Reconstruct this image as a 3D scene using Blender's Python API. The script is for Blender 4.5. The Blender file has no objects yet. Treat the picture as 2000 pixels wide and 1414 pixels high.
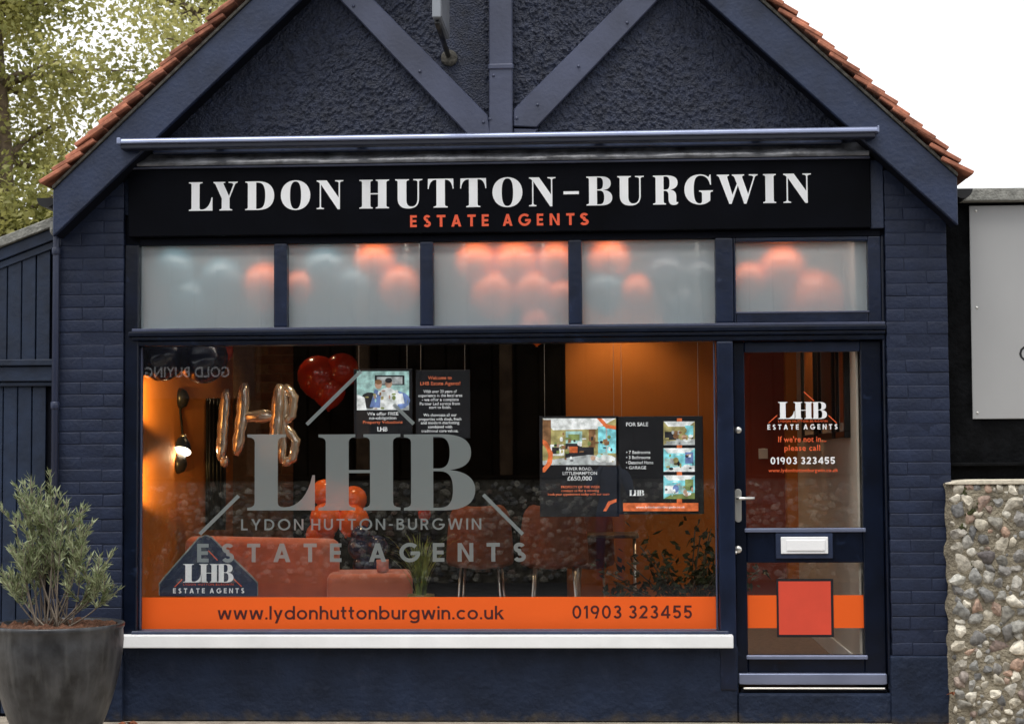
import bpy, bmesh, math, random
import numpy as np
from mathutils import Vector, Matrix, noise
from mathutils.geometry import tessellate_polygon
random.seed(7); rng = np.random.default_rng(7)
S = bpy.context.scene
COL = S.collection

# ------------------------------------------------------------------ camera
FPX = 3400.0                                   # focal length in pixels of a 2000 px wide frame
CAM = Vector((0.574, -10.54, 1.6))
yaw, pitch, roll = math.atan(185/FPX), math.atan(183/math.hypot(FPX, 185)), math.radians(0.33)
fw = Vector((-math.sin(yaw)*math.cos(pitch), math.cos(yaw)*math.cos(pitch), math.sin(pitch)))
rt = fw.cross(Vector((0, 0, 1))).normalized(); up = rt.cross(fw)
rt, up = rt*math.cos(roll)-up*math.sin(roll), up*math.cos(roll)+rt*math.sin(roll)
cd = bpy.data.cameras.new('camera'); cam = bpy.data.objects.new('camera', cd); COL.objects.link(cam)
cam.matrix_world = Matrix(((rt.x, up.x, -fw.x, CAM.x), (rt.y, up.y, -fw.y, CAM.y), (rt.z, up.z, -fw.z, CAM.z), (0, 0, 0, 1)))
cd.sensor_width = 36; cd.lens = 36*FPX/2000; cd.clip_end = 500; cd.clip_start = 0.05
cd.dof.use_dof = True; cd.dof.focus_distance = 10.55; cd.dof.aperture_fstop = 5.6
S.camera = cam

# ------------------------------------------------------------------ overcast sky and soft sun
SUN_EL, SUN_AZ = math.radians(68), math.radians(205)       # azimuth clockwise from +Y: behind the camera
w = bpy.data.worlds.new('World'); S.world = w; w.use_nodes = True
nt = w.node_tree; nt.nodes.clear()
sky = nt.nodes.new('ShaderNodeTexSky'); sky.sky_type = 'NISHITA'; sky.sun_disc = False
sky.sun_elevation = SUN_EL; sky.sun_rotation = SUN_AZ; sky.dust_density = 6; sky.air_density = 1.0; sky.ozone_density = 1.0
hs = nt.nodes.new('ShaderNodeHueSaturation'); hs.inputs['Saturation'].default_value = 0.22
mx = nt.nodes.new('ShaderNodeMix'); mx.data_type = 'RGBA'; mx.inputs[0].default_value = 0.72
mx.inputs[7].default_value = (9.3, 9.45, 9.7, 1)            # even cloud deck over the clear sky
bg = nt.nodes.new('ShaderNodeBackground'); bg.inputs[1].default_value = 0.13
ow = nt.nodes.new('ShaderNodeOutputWorld')
nt.links.new(sky.outputs[0], hs.inputs['Color']); nt.links.new(hs.outputs[0], mx.inputs[6])
nt.links.new(mx.outputs[2], bg.inputs[0]); nt.links.new(bg.outputs[0], ow.inputs[0])
sl = bpy.data.lights.new('sun', 'SUN'); sl.energy = 1.4; sl.angle = math.radians(25); sl.color = (1, .96, .9)
so = bpy.data.objects.new('sun', sl); COL.objects.link(so)
sd = Vector((math.sin(SUN_AZ)*math.cos(SUN_EL), math.cos(SUN_AZ)*math.cos(SUN_EL), math.sin(SUN_EL)))
so.rotation_euler = sd.to_track_quat('Z', 'Y').to_euler(); so.location = (0, -6, 9)
V = S.view_settings; V.view_transform = 'Standard'; V.look = 'None'; V.exposure = 0.48; V.gamma = 1.0; V.use_curve_mapping = False
S.cycles.max_bounces = 10; S.cycles.transparent_max_bounces = 16; S.cycles.transmission_bounces = 8
S.cycles.use_denoising = True; S.cycles.sample_clamp_indirect = 6.0

# ------------------------------------------------------------------ helpers
def at(px, py, Y):
    d = fw*FPX + rt*(px-1000) + up*(707-py)
    return CAM + d*((Y-CAM.y)/d.y)
def rect(px0, py0, px1, py1, Y):
    a, b = at(px0, (py0+py1)/2, Y), at(px1, (py0+py1)/2, Y); c, d = at((px0+px1)/2, py0, Y), at((px0+px1)/2, py1, Y)
    return a.x, b.x, d.z, c.z

def M(name, col, rough=.55, var=.12, vs=6., bump=0., bs=60., metal=0., spec=.4, rnd=0., col2=None, bd=.02, coat=0., detail=5, fac=(.3, .7), sheen=0):
    m = bpy.data.materials.new(name); m.use_nodes = True; n = m.node_tree; p = n.nodes['Principled BSDF']; L = n.links
    p.inputs['Roughness'].default_value = rough; p.inputs['Metallic'].default_value = metal; p.inputs['Specular IOR Level'].default_value = spec
    p.inputs['Coat Weight'].default_value = coat; p.inputs['Sheen Weight'].default_value = sheen
    g = n.nodes.new('ShaderNodeNewGeometry')
    nz = n.nodes.new('ShaderNodeTexNoise'); nz.inputs['Scale'].default_value = vs; nz.inputs['Detail'].default_value = detail
    L.new(g.outputs['Position'], nz.inputs['Vector'])
    cr = n.nodes.new('ShaderNodeValToRGB'); e = cr.color_ramp.elements
    e[0].position, e[1].position = fac
    e[0].color = (*[c*(1-var) for c in col], 1)
    e[1].color = (*(col2 if col2 else [min(1, c*(1+var)) for c in col]), 1)
    L.new(nz.outputs[0], cr.inputs[0]); last = cr.outputs[0]
    if rnd:
        oi = n.nodes.new('ShaderNodeObjectInfo'); mp = n.nodes.new('ShaderNodeMapRange')
        mp.inputs[3].default_value = 1-rnd; mp.inputs[4].default_value = 1+rnd; L.new(oi.outputs['Random'], mp.inputs[0])
        h = n.nodes.new('ShaderNodeHueSaturation'); L.new(mp.outputs[0], h.inputs['Value']); L.new(last, h.inputs['Color']); last = h.outputs[0]
    L.new(last, p.inputs['Base Color'])
    if bump:
        b2 = n.nodes.new('ShaderNodeTexNoise'); b2.inputs['Scale'].default_value = bs; b2.inputs['Detail'].default_value = 4
        L.new(g.outputs['Position'], b2.inputs['Vector'])
        bp = n.nodes.new('ShaderNodeBump'); bp.inputs['Strength'].default_value = bump; bp.inputs['Distance'].default_value = bd
        L.new(b2.outputs[0], bp.inputs['Height']); L.new(bp.outputs[0], p.inputs['Normal'])
    return m

def glass_mat(name, ior=1.75, tint=(.97, .98, .98)):
    m = bpy.data.materials.new(name); m.use_nodes = True; n = m.node_tree; n.nodes.clear(); L = n.links
    o = n.nodes.new('ShaderNodeOutputMaterial'); mi = n.nodes.new('ShaderNodeMixShader')
    t = n.nodes.new('ShaderNodeBsdfTransparent'); t.inputs[0].default_value = (*tint, 1)
    gl = n.nodes.new('ShaderNodeBsdfGlossy'); gl.inputs['Roughness'].default_value = 0.0; gl.inputs[0].default_value = (1, 1, 1, 1)
    g = n.nodes.new('ShaderNodeNewGeometry'); f = n.nodes.new('ShaderNodeFresnel'); mr = n.nodes.new('ShaderNodeMapRange')
    mr.inputs[3].default_value = ior; mr.inputs[4].default_value = 1/ior      # same reflectance from both faces
    L.new(g.outputs['Backfacing'], mr.inputs[0]); L.new(mr.outputs[0], f.inputs[0]); L.new(f.outputs[0], mi.inputs[0])
    L.new(t.outputs[0], mi.inputs[1]); L.new(gl.outputs[0], mi.inputs[2]); L.new(mi.outputs[0], o.inputs[0])
    return m

def frost_mat(name, col, diff=.45, rough=.35, ior=1.35, gloss=.04, transl=.3):
    m = bpy.data.materials.new(name); m.use_nodes = True; n = m.node_tree; n.nodes.clear(); L = n.links
    o = n.nodes.new('ShaderNodeOutputMaterial')
    rf = n.nodes.new('ShaderNodeBsdfRefraction'); rf.inputs[0].default_value = (.95, .95, .95, 1); rf.inputs['Roughness'].default_value = rough; rf.inputs['IOR'].default_value = ior
    df = n.nodes.new('ShaderNodeBsdfDiffuse'); df.inputs[0].default_value = (*col, 1)
    tl = n.nodes.new('ShaderNodeBsdfTranslucent'); tl.inputs[0].default_value = (*col, 1)
    gl = n.nodes.new('ShaderNodeBsdfGlossy'); gl.inputs['Roughness'].default_value = .12
    a = n.nodes.new('ShaderNodeMixShader'); a.inputs[0].default_value = transl; L.new(df.outputs[0], a.inputs[1]); L.new(tl.outputs[0], a.inputs[2])
    b = n.nodes.new('ShaderNodeMixShader'); b.inputs[0].default_value = diff; L.new(rf.outputs[0], b.inputs[1]); L.new(a.outputs[0], b.inputs[2])
    c = n.nodes.new('ShaderNodeMixShader'); c.inputs[0].default_value = gloss; L.new(b.outputs[0], c.inputs[1]); L.new(gl.outputs[0], c.inputs[2])
    L.new(c.outputs[0], o.inputs[0])
    return m

def emit_mat(name, col, s):
    m = bpy.data.materials.new(name); m.use_nodes = True; p = m.node_tree.nodes['Principled BSDF']
    p.inputs['Base Color'].default_value = (*col, 1); p.inputs['Emission Color'].default_value = (*col, 1); p.inputs['Emission Strength'].default_value = s
    return m

def tag(o, label=None, cat=None, group=None, kind=None):
    if label: o['label'] = label
    if cat: o['category'] = cat
    if group: o['group'] = group
    if kind: o['kind'] = kind
    return o
def empty(name, loc, label=None, cat=None, group=None):
    o = bpy.data.objects.new(name, None); o.location = loc; o.empty_display_size = .1; COL.objects.link(o)
    return tag(o, label, cat, group)
def attach(o, parent, loc=None):
    """vertices are in world coordinates unless loc is given (then loc is the world place)"""
    loc = Vector(loc) if loc is not None else Vector()
    if parent is not None:
        o.parent = parent
        if parent.type == 'EMPTY': loc = loc - parent.location
    o.location = loc
def link(name, me, mat=None, parent=None, loc=None, smooth=False):
    o = bpy.data.objects.new(name, me); COL.objects.link(o)
    if mat is not None and not me.materials: me.materials.append(mat)
    if smooth: me.polygons.foreach_set('use_smooth', [True]*len(me.polygons))
    attach(o, parent, loc); return o
def mesh(name, v, f):
    me = bpy.data.meshes.new(name); me.from_pydata([tuple(p) for p in v], [], f); me.update(); return me
def bm_mesh(bm, name):
    me = bpy.data.meshes.new(name); bm.to_mesh(me); bm.free(); return me
def box_me(x0, x1, y0, y1, z0, z1, bev=.004, seg=1, name='box'):
    bm = bmesh.new(); bmesh.ops.create_cube(bm, size=1)
    for v in bm.verts:
        v.co = Vector((x0 if v.co.x < 0 else x1, y0 if v.co.y < 0 else y1, z0 if v.co.z < 0 else z1))
    if bev: bmesh.ops.bevel(bm, geom=bm.edges[:], offset=min(bev, .45*min(x1-x0, y1-y0, z1-z0)), segments=seg, affect='EDGES', profile=.6)
    return bm_mesh(bm, name)
def box(name, x0, x1, y0, y1, z0, z1, mat, parent=None, bev=.004, seg=1, smooth=False):
    return link(name, box_me(min(x0, x1), max(x0, x1), min(y0, y1), max(y0, y1), min(z0, z1), max(z0, z1), bev, seg, name), mat, parent, smooth=smooth)
def pbox(name, px0, py0, px1, py1, y0, y1, mat, parent=None, bev=.004):
    a, b, c, d = rect(px0, py0, px1, py1, y0); return box(name, a, b, y0, y1, c, d, mat, parent, bev)
def prism(name, poly, y0, y1, mat, parent=None, bev=0.):
    """poly: list of (x,z); extruded from y0 (front) to y1"""
    bm = bmesh.new(); vs = [bm.verts.new((x, y0, z)) for x, z in poly]; f = bm.faces.new(vs)
    r = bmesh.ops.extrude_face_region(bm, geom=[f])
    for v in r['geom']:
        if isinstance(v, bmesh.types.BMVert): v.co.y = y1
    bmesh.ops.recalc_face_normals(bm, faces=bm.faces[:])
    if bev: bmesh.ops.bevel(bm, geom=bm.edges[:], offset=bev, segments=1, affect='EDGES')
    return link(name, bm_mesh(bm, name), mat, parent)
def lathe_bm(prof, seg=24, c=(0, 0, 0), axis='Z', bm=None):
    bm = bm or bmesh.new(); rings = []
    for r, h in prof:
        ring = []
        for k in range(seg):
            a = 2*math.pi*k/seg; p = (r*math.cos(a), r*math.sin(a), h)
            if axis == 'Y': p = (p[0], p[2], p[1])
            if axis == 'X': p = (p[2], p[0], p[1])
            ring.append(bm.verts.new(Vector(p)+Vector(c)))
        rings.append(ring)
    for a, b in zip(rings, rings[1:]):
        for k in range(seg): bm.faces.new((a[k], a[(k+1) % seg], b[(k+1) % seg], b[k]))
    bm.faces.new(rings[0][::-1]); bm.faces.new(rings[-1])
    bmesh.ops.recalc_face_normals(bm, faces=bm.faces[:]); return bm
def lathe(name, prof, mat, parent=None, c=(0, 0, 0), axis='Z', seg=24, smooth=True):
    return link(name, bm_mesh(lathe_bm(prof, seg, c, axis), name), mat, parent, smooth=smooth)
def tube_bm(pts, rad, seg=8, bm=None):
    bm = bm or bmesh.new(); pts = [Vector(p) for p in pts]; rads = rad if isinstance(rad, (list, tuple)) else [rad]*len(pts); rings = []
    ref = Vector((.31, .17, .93)).normalized()
    for i, p in enumerate(pts):
        t = (pts[min(i+1, len(pts)-1)]-pts[max(i-1, 0)]).normalized()
        if abs(t.dot(ref)) > .95: ref = Vector((.9, .3, .1)).normalized()
        u = t.cross(ref).normalized(); v = t.cross(u)
        rings.append([bm.verts.new(p+(u*math.cos(2*math.pi*k/seg)+v*math.sin(2*math.pi*k/seg))*rads[i]) for k in range(seg)])
    for a, b in zip(rings, rings[1:]):
        for k in range(seg): bm.faces.new((a[k], a[(k+1) % seg], b[(k+1) % seg], b[k]))
    bm.faces.new(rings[0][::-1]); bm.faces.new(rings[-1]); return bm
def tube(name, pts, rad, mat, parent=None, seg=8, smooth=True):
    bm = tube_bm(pts, rad, seg); bmesh.ops.recalc_face_normals(bm, faces=bm.faces[:])
    return link(name, bm_mesh(bm, name), mat, parent, smooth=smooth)
def blob(name, c, r, mat, parent=None, sub=2, amp=.0, fr=2., smooth=True, seed=0):
    bm = bmesh.new(); bmesh.ops.create_icosphere(bm, subdivisions=sub, radius=1)
    r = r if isinstance(r, (tuple, list)) else (r, r, r)
    for v in bm.verts:
        k = 1+amp*noise.noise(v.co*fr+Vector((seed*7.1, seed*3.3, 0)))
        v.co = Vector((v.co.x*r[0]*k, v.co.y*r[1]*k, v.co.z*r[2]*k))+Vector(c)
    return link(name, bm_mesh(bm, name), mat, parent, smooth=smooth)

# ---- lettering: own heavy serif capitals as outlines, and the built-in sans
SER = 'Q{a} .96 {a} .9'
G = {
 'I': ['M0 0 L.45 0 L.45 .035 Q.37 .04 .37 .1 L.37 .9 Q.37 .96 .45 .965 L.45 1 L0 1 L0 .965 Q.08 .96 .08 .9 L.08 .1 Q.08 .04 0 .035'],
 'H': ['M0 0 L.45 0 L.45 .035 Q.37 .04 .37 .1 L.37 .49 L.63 .49 L.63 .1 Q.63 .04 .55 .035 L.55 0 L1 0 L1 .035 Q.91 .04 .91 .1 L.91 .9 Q.91 .96 1 .965 L1 1 L.55 1 L.55 .965 Q.63 .96 .63 .9 L.63 .53 L.37 .53 L.37 .9 Q.37 .96 .45 .965 L.45 1 L0 1 L0 .965 Q.09 .96 .09 .9 L.09 .1 Q.09 .04 0 .035'],
 'L': ['M0 0 L.82 0 L.82 .46 L.79 .46 C.74 .2 .62 .04 .45 .04 Q.37 .04 .37 .1 L.37 .9 Q.37 .96 .47 .965 L.47 1 L0 1 L0 .965 Q.09 .96 .09 .9 L.09 .1 Q.09 .04 0 .035'],
 'D': ['M0 0 L.45 0 C.8 0 .98 .2 .98 .5 C.98 .8 .8 1 .45 1 L0 1 L0 .965 Q.09 .96 .09 .9 L.09 .1 Q.09 .04 0 .035', 'M.37 .04 L.37 .96 L.43 .96 C.62 .96 .68 .8 .68 .5 C.68 .2 .62 .04 .43 .04'],
 'O': ['M.5 -.02 C.8 -.02 1 .2 1 .5 C1 .8 .8 1.02 .5 1.02 C.2 1.02 0 .8 0 .5 C0 .2 .2 -.02 .5 -.02', 'M.5 .02 C.36 .02 .31 .2 .31 .5 C.31 .8 .36 .98 .5 .98 C.64 .98 .69 .8 .69 .5 C.69 .2 .64 .02 .5 .02'],
 'B': ['M0 0 L.5 0 C.78 0 .9 .1 .9 .27 C.9 .42 .78 .51 .58 .53 C.76 .55 .85 .62 .85 .76 C.85 .92 .72 1 .48 1 L0 1 L0 .965 Q.09 .96 .09 .9 L.09 .1 Q.09 .04 0 .035', 'M.37 .55 L.37 .965 L.44 .965 C.55 .965 .58 .88 .58 .76 C.58 .62 .54 .55 .44 .55', 'M.37 .035 L.37 .515 L.45 .515 C.58 .515 .62 .42 .62 .28 C.62 .12 .58 .035 .45 .035'],
 'R': ['M0 0 L.45 0 L.45 .035 Q.37 .04 .37 .1 L.37 .47 L.42 .47 C.52 .47 .54 .4 .54 .28 L.54 .2 C.54 .05 .6 -.02 .72 -.02 C.8 -.02 .86 .01 .88 .06 L.86 .085 C.83 .06 .81 .06 .81 .14 L.81 .27 C.81 .42 .74 .48 .6 .51 C.78 .54 .86 .62 .86 .75 C.86 .92 .72 1 .48 1 L0 1 L0 .965 Q.09 .96 .09 .9 L.09 .1 Q.09 .04 0 .035', 'M.37 .51 L.37 .965 L.44 .965 C.55 .965 .58 .88 .58 .74 C.58 .58 .54 .51 .44 .51'],
 'U': ['M0 1 L0 .965 Q.08 .96 .08 .9 L.08 .33 C.08 .1 .2 -.02 .44 -.02 C.68 -.02 .79 .1 .79 .33 L.79 .9 Q.79 .96 .9 .965 L.9 1 L.6 1 L.6 .965 Q.74 .96 .74 .9 L.74 .33 C.74 .13 .66 .05 .54 .05 C.42 .05 .37 .13 .37 .3 L.37 .9 Q.37 .96 .46 .965 L.46 1'],
 'T': ['M.2 0 L.68 0 L.68 .035 Q.585 .04 .585 .1 L.585 .965 L.62 .965 C.74 .965 .83 .85 .85 .65 L.88 .65 L.87 1 L.01 1 L0 .65 L.03 .65 C.05 .85 .14 .965 .26 .965 L.295 .965 L.295 .1 Q.295 .04 .2 .035'],
 'N': ['M0 0 L.26 0 L.26 .035 Q.155 .04 .155 .1 L.155 .86 L.75 -.01 L.83 -.01 L.83 .9 Q.83 .96 .95 .965 L.95 1 L.66 1 L.66 .965 Q.785 .96 .785 .9 L.785 .4 L.36 1 L0 1 L0 .965 Q.06 .96 .11 .9 L.11 .1 Q.11 .04 0 .035'],
 'Y': ['M.22 0 L.7 0 L.7 .035 Q.6 .04 .6 .1 L.6 .42 L.8 .9 Q.83 .96 .9 .965 L.9 1 L.56 1 L.56 .965 Q.75 .96 .74 .9 L.58 .5 L.37 .93 Q.36 .965 .44 .965 L.44 1 L0 1 L0 .965 Q.05 .96 .08 .9 L.31 .42 L.31 .1 Q.31 .04 .22 .035'],
 'G': ['M.88 .66 L.91 .66 L.9 1.01 L.87 1.01 L.82 .92 C.74 1 .64 1.02 .53 1.02 C.2 1.02 0 .8 0 .5 C0 .2 .2 -.02 .53 -.02 C.66 -.02 .78 .02 .88 .12 L.88 .36 Q.88 .42 .97 .43 L.97 .465 L.5 .465 L.5 .43 Q.6 .42 .6 .36 L.6 .12 C.6 .05 .57 .02 .52 .02 C.36 .02 .32 .2 .32 .5 C.32 .8 .37 .98 .55 .98 C.72 .98 .84 .86 .88 .66'],
 'W': ['M0 1 L0 .965 Q.06 .96 .09 .88 L.42 -.01 L.5 -.01 L.72 .62 L.93 -.01 L1.01 -.01 L1.3 .88 Q1.33 .96 1.4 .965 L1.4 1 L1.1 1 L1.1 .965 Q1.27 .96 1.25 .88 L1.07 .32 L.87 .9 Q.86 .96 .94 .965 L.94 1 L.52 1 L.52 .965 Q.58 .96 .61 .89 L.685 .68 L.53 .3 L.36 .89 Q.34 .96 .42 .965 L.42 1'],
 '-': ['M0 .4 L.5 .4 L.5 .5 L0 .5'],
}
def flat(path):
    import re
    tk = re.findall(r'[MLQC]|-?\d*\.?\d+', path); out = []; i = 0; cmd = None
    def num(k): return [float(x) for x in tk[i:i+k]]
    while i < len(tk):
        if tk[i] in 'MLQC': cmd = tk[i]; i += 1
        if cmd in 'ML': a = num(2); i += 2; out.append(tuple(a))
        elif cmd == 'Q':
            a = num(4); i += 4; p = out[-1]
            for t in (.33, .67, 1): out.append(tuple((1-t)**2*p[k]+2*t*(1-t)*a[k]+t*t*a[2+k] for k in (0, 1)))
        else:
            a = num(6); i += 6; p = out[-1]
            for j in range(1, 9):
                t = j/8; out.append(tuple((1-t)**3*p[k]+3*t*(1-t)**2*a[k]+3*t*t*(1-t)*a[2+k]+t**3*a[4+k] for k in (0, 1)))
    res = []
    for p in out:
        if not res or abs(p[0]-res[-1][0])+abs(p[1]-res[-1][1]) > 1e-5: res.append(p)
    if abs(res[0][0]-res[-1][0])+abs(res[0][1]-res[-1][1]) < 1e-5: res.pop()
    return res
def glyph(ch, name, x0, x1, z0, z1, Y, mat, parent, depth=0.):
    """one serif capital fitted to the rectangle; with depth it is a cut-out solid standing proud of Y towards the viewer"""
    loops = [flat(p) for p in G[ch]]; mxx = max(x for x, _ in loops[0])
    pts = [[Vector((x0+x/mxx*(x1-x0), Y, z0+z*(z1-z0))) for x, z in l] for l in loops]
    v = [p for l in pts for p in l]; n = len(v); f = []
    for t in tessellate_polygon(pts):
        a, b, c = (v[k] for k in t); nrm = (b-a).cross(c-a)
        f.append(tuple(t) if nrm.y < 0 else tuple(reversed(t)))
    if depth:
        v = [p+Vector((0, -depth, 0)) for p in v]+[p.copy() for p in v]
        f += [tuple(n+k for k in reversed(t)) for t in f]; o = 0
        for l in pts:
            m = len(l)
            for k in range(m): f.append((o+k, o+(k+1) % m, n+o+(k+1) % m, n+o+k))
            o += m
    me = mesh(name, v, f)
    if depth:
        bm = bmesh.new(); bm.from_mesh(me); bmesh.ops.recalc_face_normals(bm, faces=bm.faces[:]); bm.to_mesh(me); bm.free()
    return link(name, me, mat, parent)
_tc = {}
def text_raw(s, spacing, bold):
    k = (s, spacing, bold)
    if k not in _tc:
        cu = bpy.data.curves.new('t', 'FONT'); cu.body = s; cu.space_character = spacing; cu.offset = bold; cu.resolution_u = 3; cu.size = 1
        ob = bpy.data.objects.new('t', cu); COL.objects.link(ob)
        me = bpy.data.meshes.new_from_object(ob.evaluated_get(bpy.context.evaluated_depsgraph_get()))
        _tc[k] = ([v.co.copy() for v in me.vertices], [tuple(p.vertices) for p in me.polygons])
        bpy.data.objects.remove(ob); bpy.data.curves.remove(cu); bpy.data.meshes.remove(me)
    return _tc[k]
CAPH = max(v.y for v in text_raw('H', 1, 0)[0])
def sans(name, s, x0, x1, zb, cap, Y, mat, parent, spacing=1.0, bold=.012, mirror=False, slope=0.):
    """a line of sans lettering: width x0..x1, baseline zb, capital height cap, lying in plane Y facing -Y"""
    vs, fs = text_raw(s, spacing, bold); a = min(v.x for v in vs); b = max(v.x for v in vs)
    out = []
    for v in vs:
        t = (v.x-a)/(b-a)
        out.append((x0+t*(x1-x0), Y, zb+v.y/CAPH*cap))
    return link(name, mesh(name, out, fs), mat, parent)
def psans(name, s, px0, px1, pb, pcap, Y, mat, parent, spacing=1.0, bold=.012):
    a = at(px0, pb, Y); b = at(px1, pb, Y); k = (b.x-a.x)/(px1-px0)
    mid = at((px0+px1)/2, pb, Y)
    return sans(name, s, a.x, b.x, mid.z, pcap*k, Y, mat, parent, spacing, bold)
def pglyph(ch, name, px0, px1, py0, py1, Y, mat, parent, depth=0.):
    a, b, c, d = rect(px0, py0, px1, py1, Y); return glyph(ch, name, a, b, c, d, Y, mat, parent, depth)
def ppoly(name, pts, Y, mat, parent, thick=0.002):
    return prism(name, [(at(x, y, Y).x, at(x, y, Y).z) for x, y in pts], Y, Y+thick, mat, parent)

# ---- own geometric sans: strokes of even width, cap height 1
def arc(cx, cy, rx, ry, a0, a1, n=14):
    return [(cx+rx*math.cos(math.radians(a0+(a1-a0)*k/n)), cy+ry*math.sin(math.radians(a0+(a1-a0)*k/n))) for k in range(n+1)]
def ribbon(p, t):
    L_, R_ = [], []; n = len(p)
    for i in range(n):
        a = Vector(p[max(i-1, 0)]); b = Vector(p[i]); c = Vector(p[min(i+1, n-1)])
        d1 = (b-a).normalized() if i > 0 else (c-b).normalized(); d2 = (c-b).normalized() if i < n-1 else d1
        n1 = Vector((-d1.y, d1.x)); n2 = Vector((-d2.y, d2.x)); m = (n1+n2).normalized(); k = t/2/max(.35, m.dot(n1))
        L_.append(tuple(b+m*k)); R_.append(tuple(b-m*k))
    return [L_+R_[::-1]]
def rc4(x0, y0, x1, y1): return [[(x0, y0), (x1, y0), (x1, y1), (x0, y1)]]
def ring(cx, cy, rx, ry, t): return [arc(cx, cy, rx, ry, 0, 360, 28)[:-1], arc(cx, cy, rx-t, ry-t, 360, 0, 28)[:-1]]
def sglyph(c, t):
    h = t/2; xh = .74; r = xh/2
    if c == 'E': return [rc4(0, 0, t, 1), rc4(t, 0, .58, t), rc4(t, .5-h, .54, .5+h), rc4(t, 1-t, .58, 1)], .58
    if c == 'F': return [rc4(0, 0, t, 1), rc4(t, .45-h, .54, .45+h), rc4(t, 1-t, .58, 1)], .58
    if c == 'L': return [rc4(0, 0, t, 1), rc4(t, 0, .54, t)], .54
    if c == 'T': return [rc4(0, 1-t, .66, 1), rc4(.33-h, 0, .33+h, 1-t)], .66
    if c == 'H': return [rc4(0, 0, t, 1), rc4(.74-t, 0, .74, 1), rc4(t, .5-h, .74-t, .5+h)], .74
    if c == 'I': return [rc4(0, 0, t, 1)], t
    if c == '-': return [rc4(0, .38, .34, .38+t*.85)], .34
    if c == '.': return [[arc(h*1.15, h*1.1, h*1.15, h*1.15, 0, 360, 12)[:-1]]], t*1.15
    if c == 'N': w = .78; k = 1.5*t; return [rc4(0, 0, t, 1), rc4(w-t, 0, w, 1), [[(t, 1), (t, 1-k), (w-t, 0), (w-t, k)]]], w
    if c == 'A':
        w = .86; a = 1.15*t; hi = 1-1.75*t; ix = lambda z: a+(w/2-a)*z/hi
        return [[[(0, 0), (a, 0), (w/2, hi), (w/2, 1), (w/2-.55*t, 1)]], [[(w/2, 1), (w/2, hi), (w-a, 0), (w, 0), (w/2+.55*t, 1)]], [[(ix(.2), .2), (w-ix(.2), .2), (w-ix(.2+t*.9), .2+t*.9), (ix(.2+t*.9), .2+t*.9)]]], w
    if c == 'Y': w = .8; return [[[(0, 1), (1.2*t, 1), (w/2, .58), (w/2, .40), (w/2-h, .40)]], [[(w, 1), (w/2+h, .40), (w/2, .40), (w/2, .58), (w-1.2*t, 1)]], rc4(w/2-h, 0, w/2+h, .40)], w
    if c in 'Ww':
        H_ = 1 if c == 'W' else xh; p = .3 if c == 'W' else .25; q = 1.1*t; vi = 1.7*t; out = []
        for o in (0, 2*p): out += [[[(o+(0 if o == 0 else 0), H_), (o+(q if o == 0 else q/2), H_), (o+p, vi), (o+p, 0), (o+p-q/2, 0)]+([] if o == 0 else [(o, H_-vi)])], [[(o+p, 0), (o+p, vi), (o+2*p-(q/2 if o == 0 else q), H_), (o+2*p, H_)]+([(o+2*p, H_-vi)] if o == 0 else [])+[(o+p+q/2, 0)]]]
        return out, 4*p
    if c == 'O': return [ring(.52, .5, .52, .52, t)], 1.04
    if c == '0': return [ring(.34, .5, .34, .52, t)], .68
    if c == 'o': return [ring(r, r, r, r+.01, t)], xh
    if c == 'D': return [[[(0, 0), (.32, 0)]+arc(.32, .5, .5, .5, -90, 90)+[(0, 1)], [(t, t), (t, 1-t)]+arc(.32, .5, .5-t, .5-t, 90, -90)]], .82
    if c == 'U': return [ribbon([(h, 1), (h, .36)]+arc(.37, .36, .37-h, .36-h+.01, 180, 360)[1:]+[(.74-h, 1)], t)], .74
    if c == 'G': return [ribbon(arc(.52, .5, .52-h, .52-h, 46, 352, 26)+[(1.03-h, .46), (.56, .46)], t)], 1.0
    if c == 'C': return [ribbon(arc(.52, .5, .52-h, .52-h, 44, 316, 26), t)], .9
    if c == 'S': return [ribbon(arc(.31, .745, .29-h, .265-h, 22, 265, 16)+arc(.31, .255, .31-h, .275-h, 85, -158, 16), t)], .62
    if c == 'B': return [[[(0, 0), (.36, 0)]+arc(.36, .28, .28, .28, -90, 80)+arc(.34, .77, .25, .23, -60, 90)+[(0, 1)], [(t, t), (t, .54-h*.9)]+arc(.36, .28, .28-t, .27-t, 90, -90), [(t, .54+h*.9), (t, 1-t)]+arc(.34, .77, .25-t, .23-t, 90, -90)]], .64
    if c == 'R': return [[[(0, 0), (t, 0), (t, .38), (.30, .38), (.48, 0), (.66, 0), (.46, .41)]+arc(.34, .69, .29, .31, -60, 90)+[(0, 1)], [(t, .38+t), (t, 1-t)]+arc(.34, .69, .29-t, .31-t, 90, -90)]], .66
    if c == '1': return [rc4(.30-t, 0, .30, 1), [[(0, .86), (0, .70), (.30-t, .80), (.30-t, 1)]]], .30
    if c == '2': return [ribbon(arc(.31, .70, .31-h, .31-h, 170, -38, 14)+[(.10, h), (.60, h)], t)], .62
    if c == '3': return [ribbon(arc(.29, .745, .28-h, .27-h, 160, -70, 14)+[(.26, .53)], t), ribbon([(.26, .53)]+arc(.29, .27, .31-h, .285-h, 78, -160, 14), t)], .6
    if c == '4': return [rc4(.44, 0, .44+t, 1), rc4(0, .2, .44, .2+t*.9), rc4(.44+t, .2, .72, .2+t*.9), [[(0, .2+t*.9), (t*1.25, .2+t*.9), (.44, .76), (.44, 1)]]], .72
    if c == '5': return [ribbon([(.58, 1-h), (.12, 1-h), (.09, .52)]+arc(.29, .32, .31-h, .33-h, 118, -155, 16), t)], .62
    if c == '9': return [ring(.33, .67, .33, .34, t), [[(.30, 0), (.30+t*1.1, 0), (.62, .52), (.5, .40)]]], .66
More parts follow.
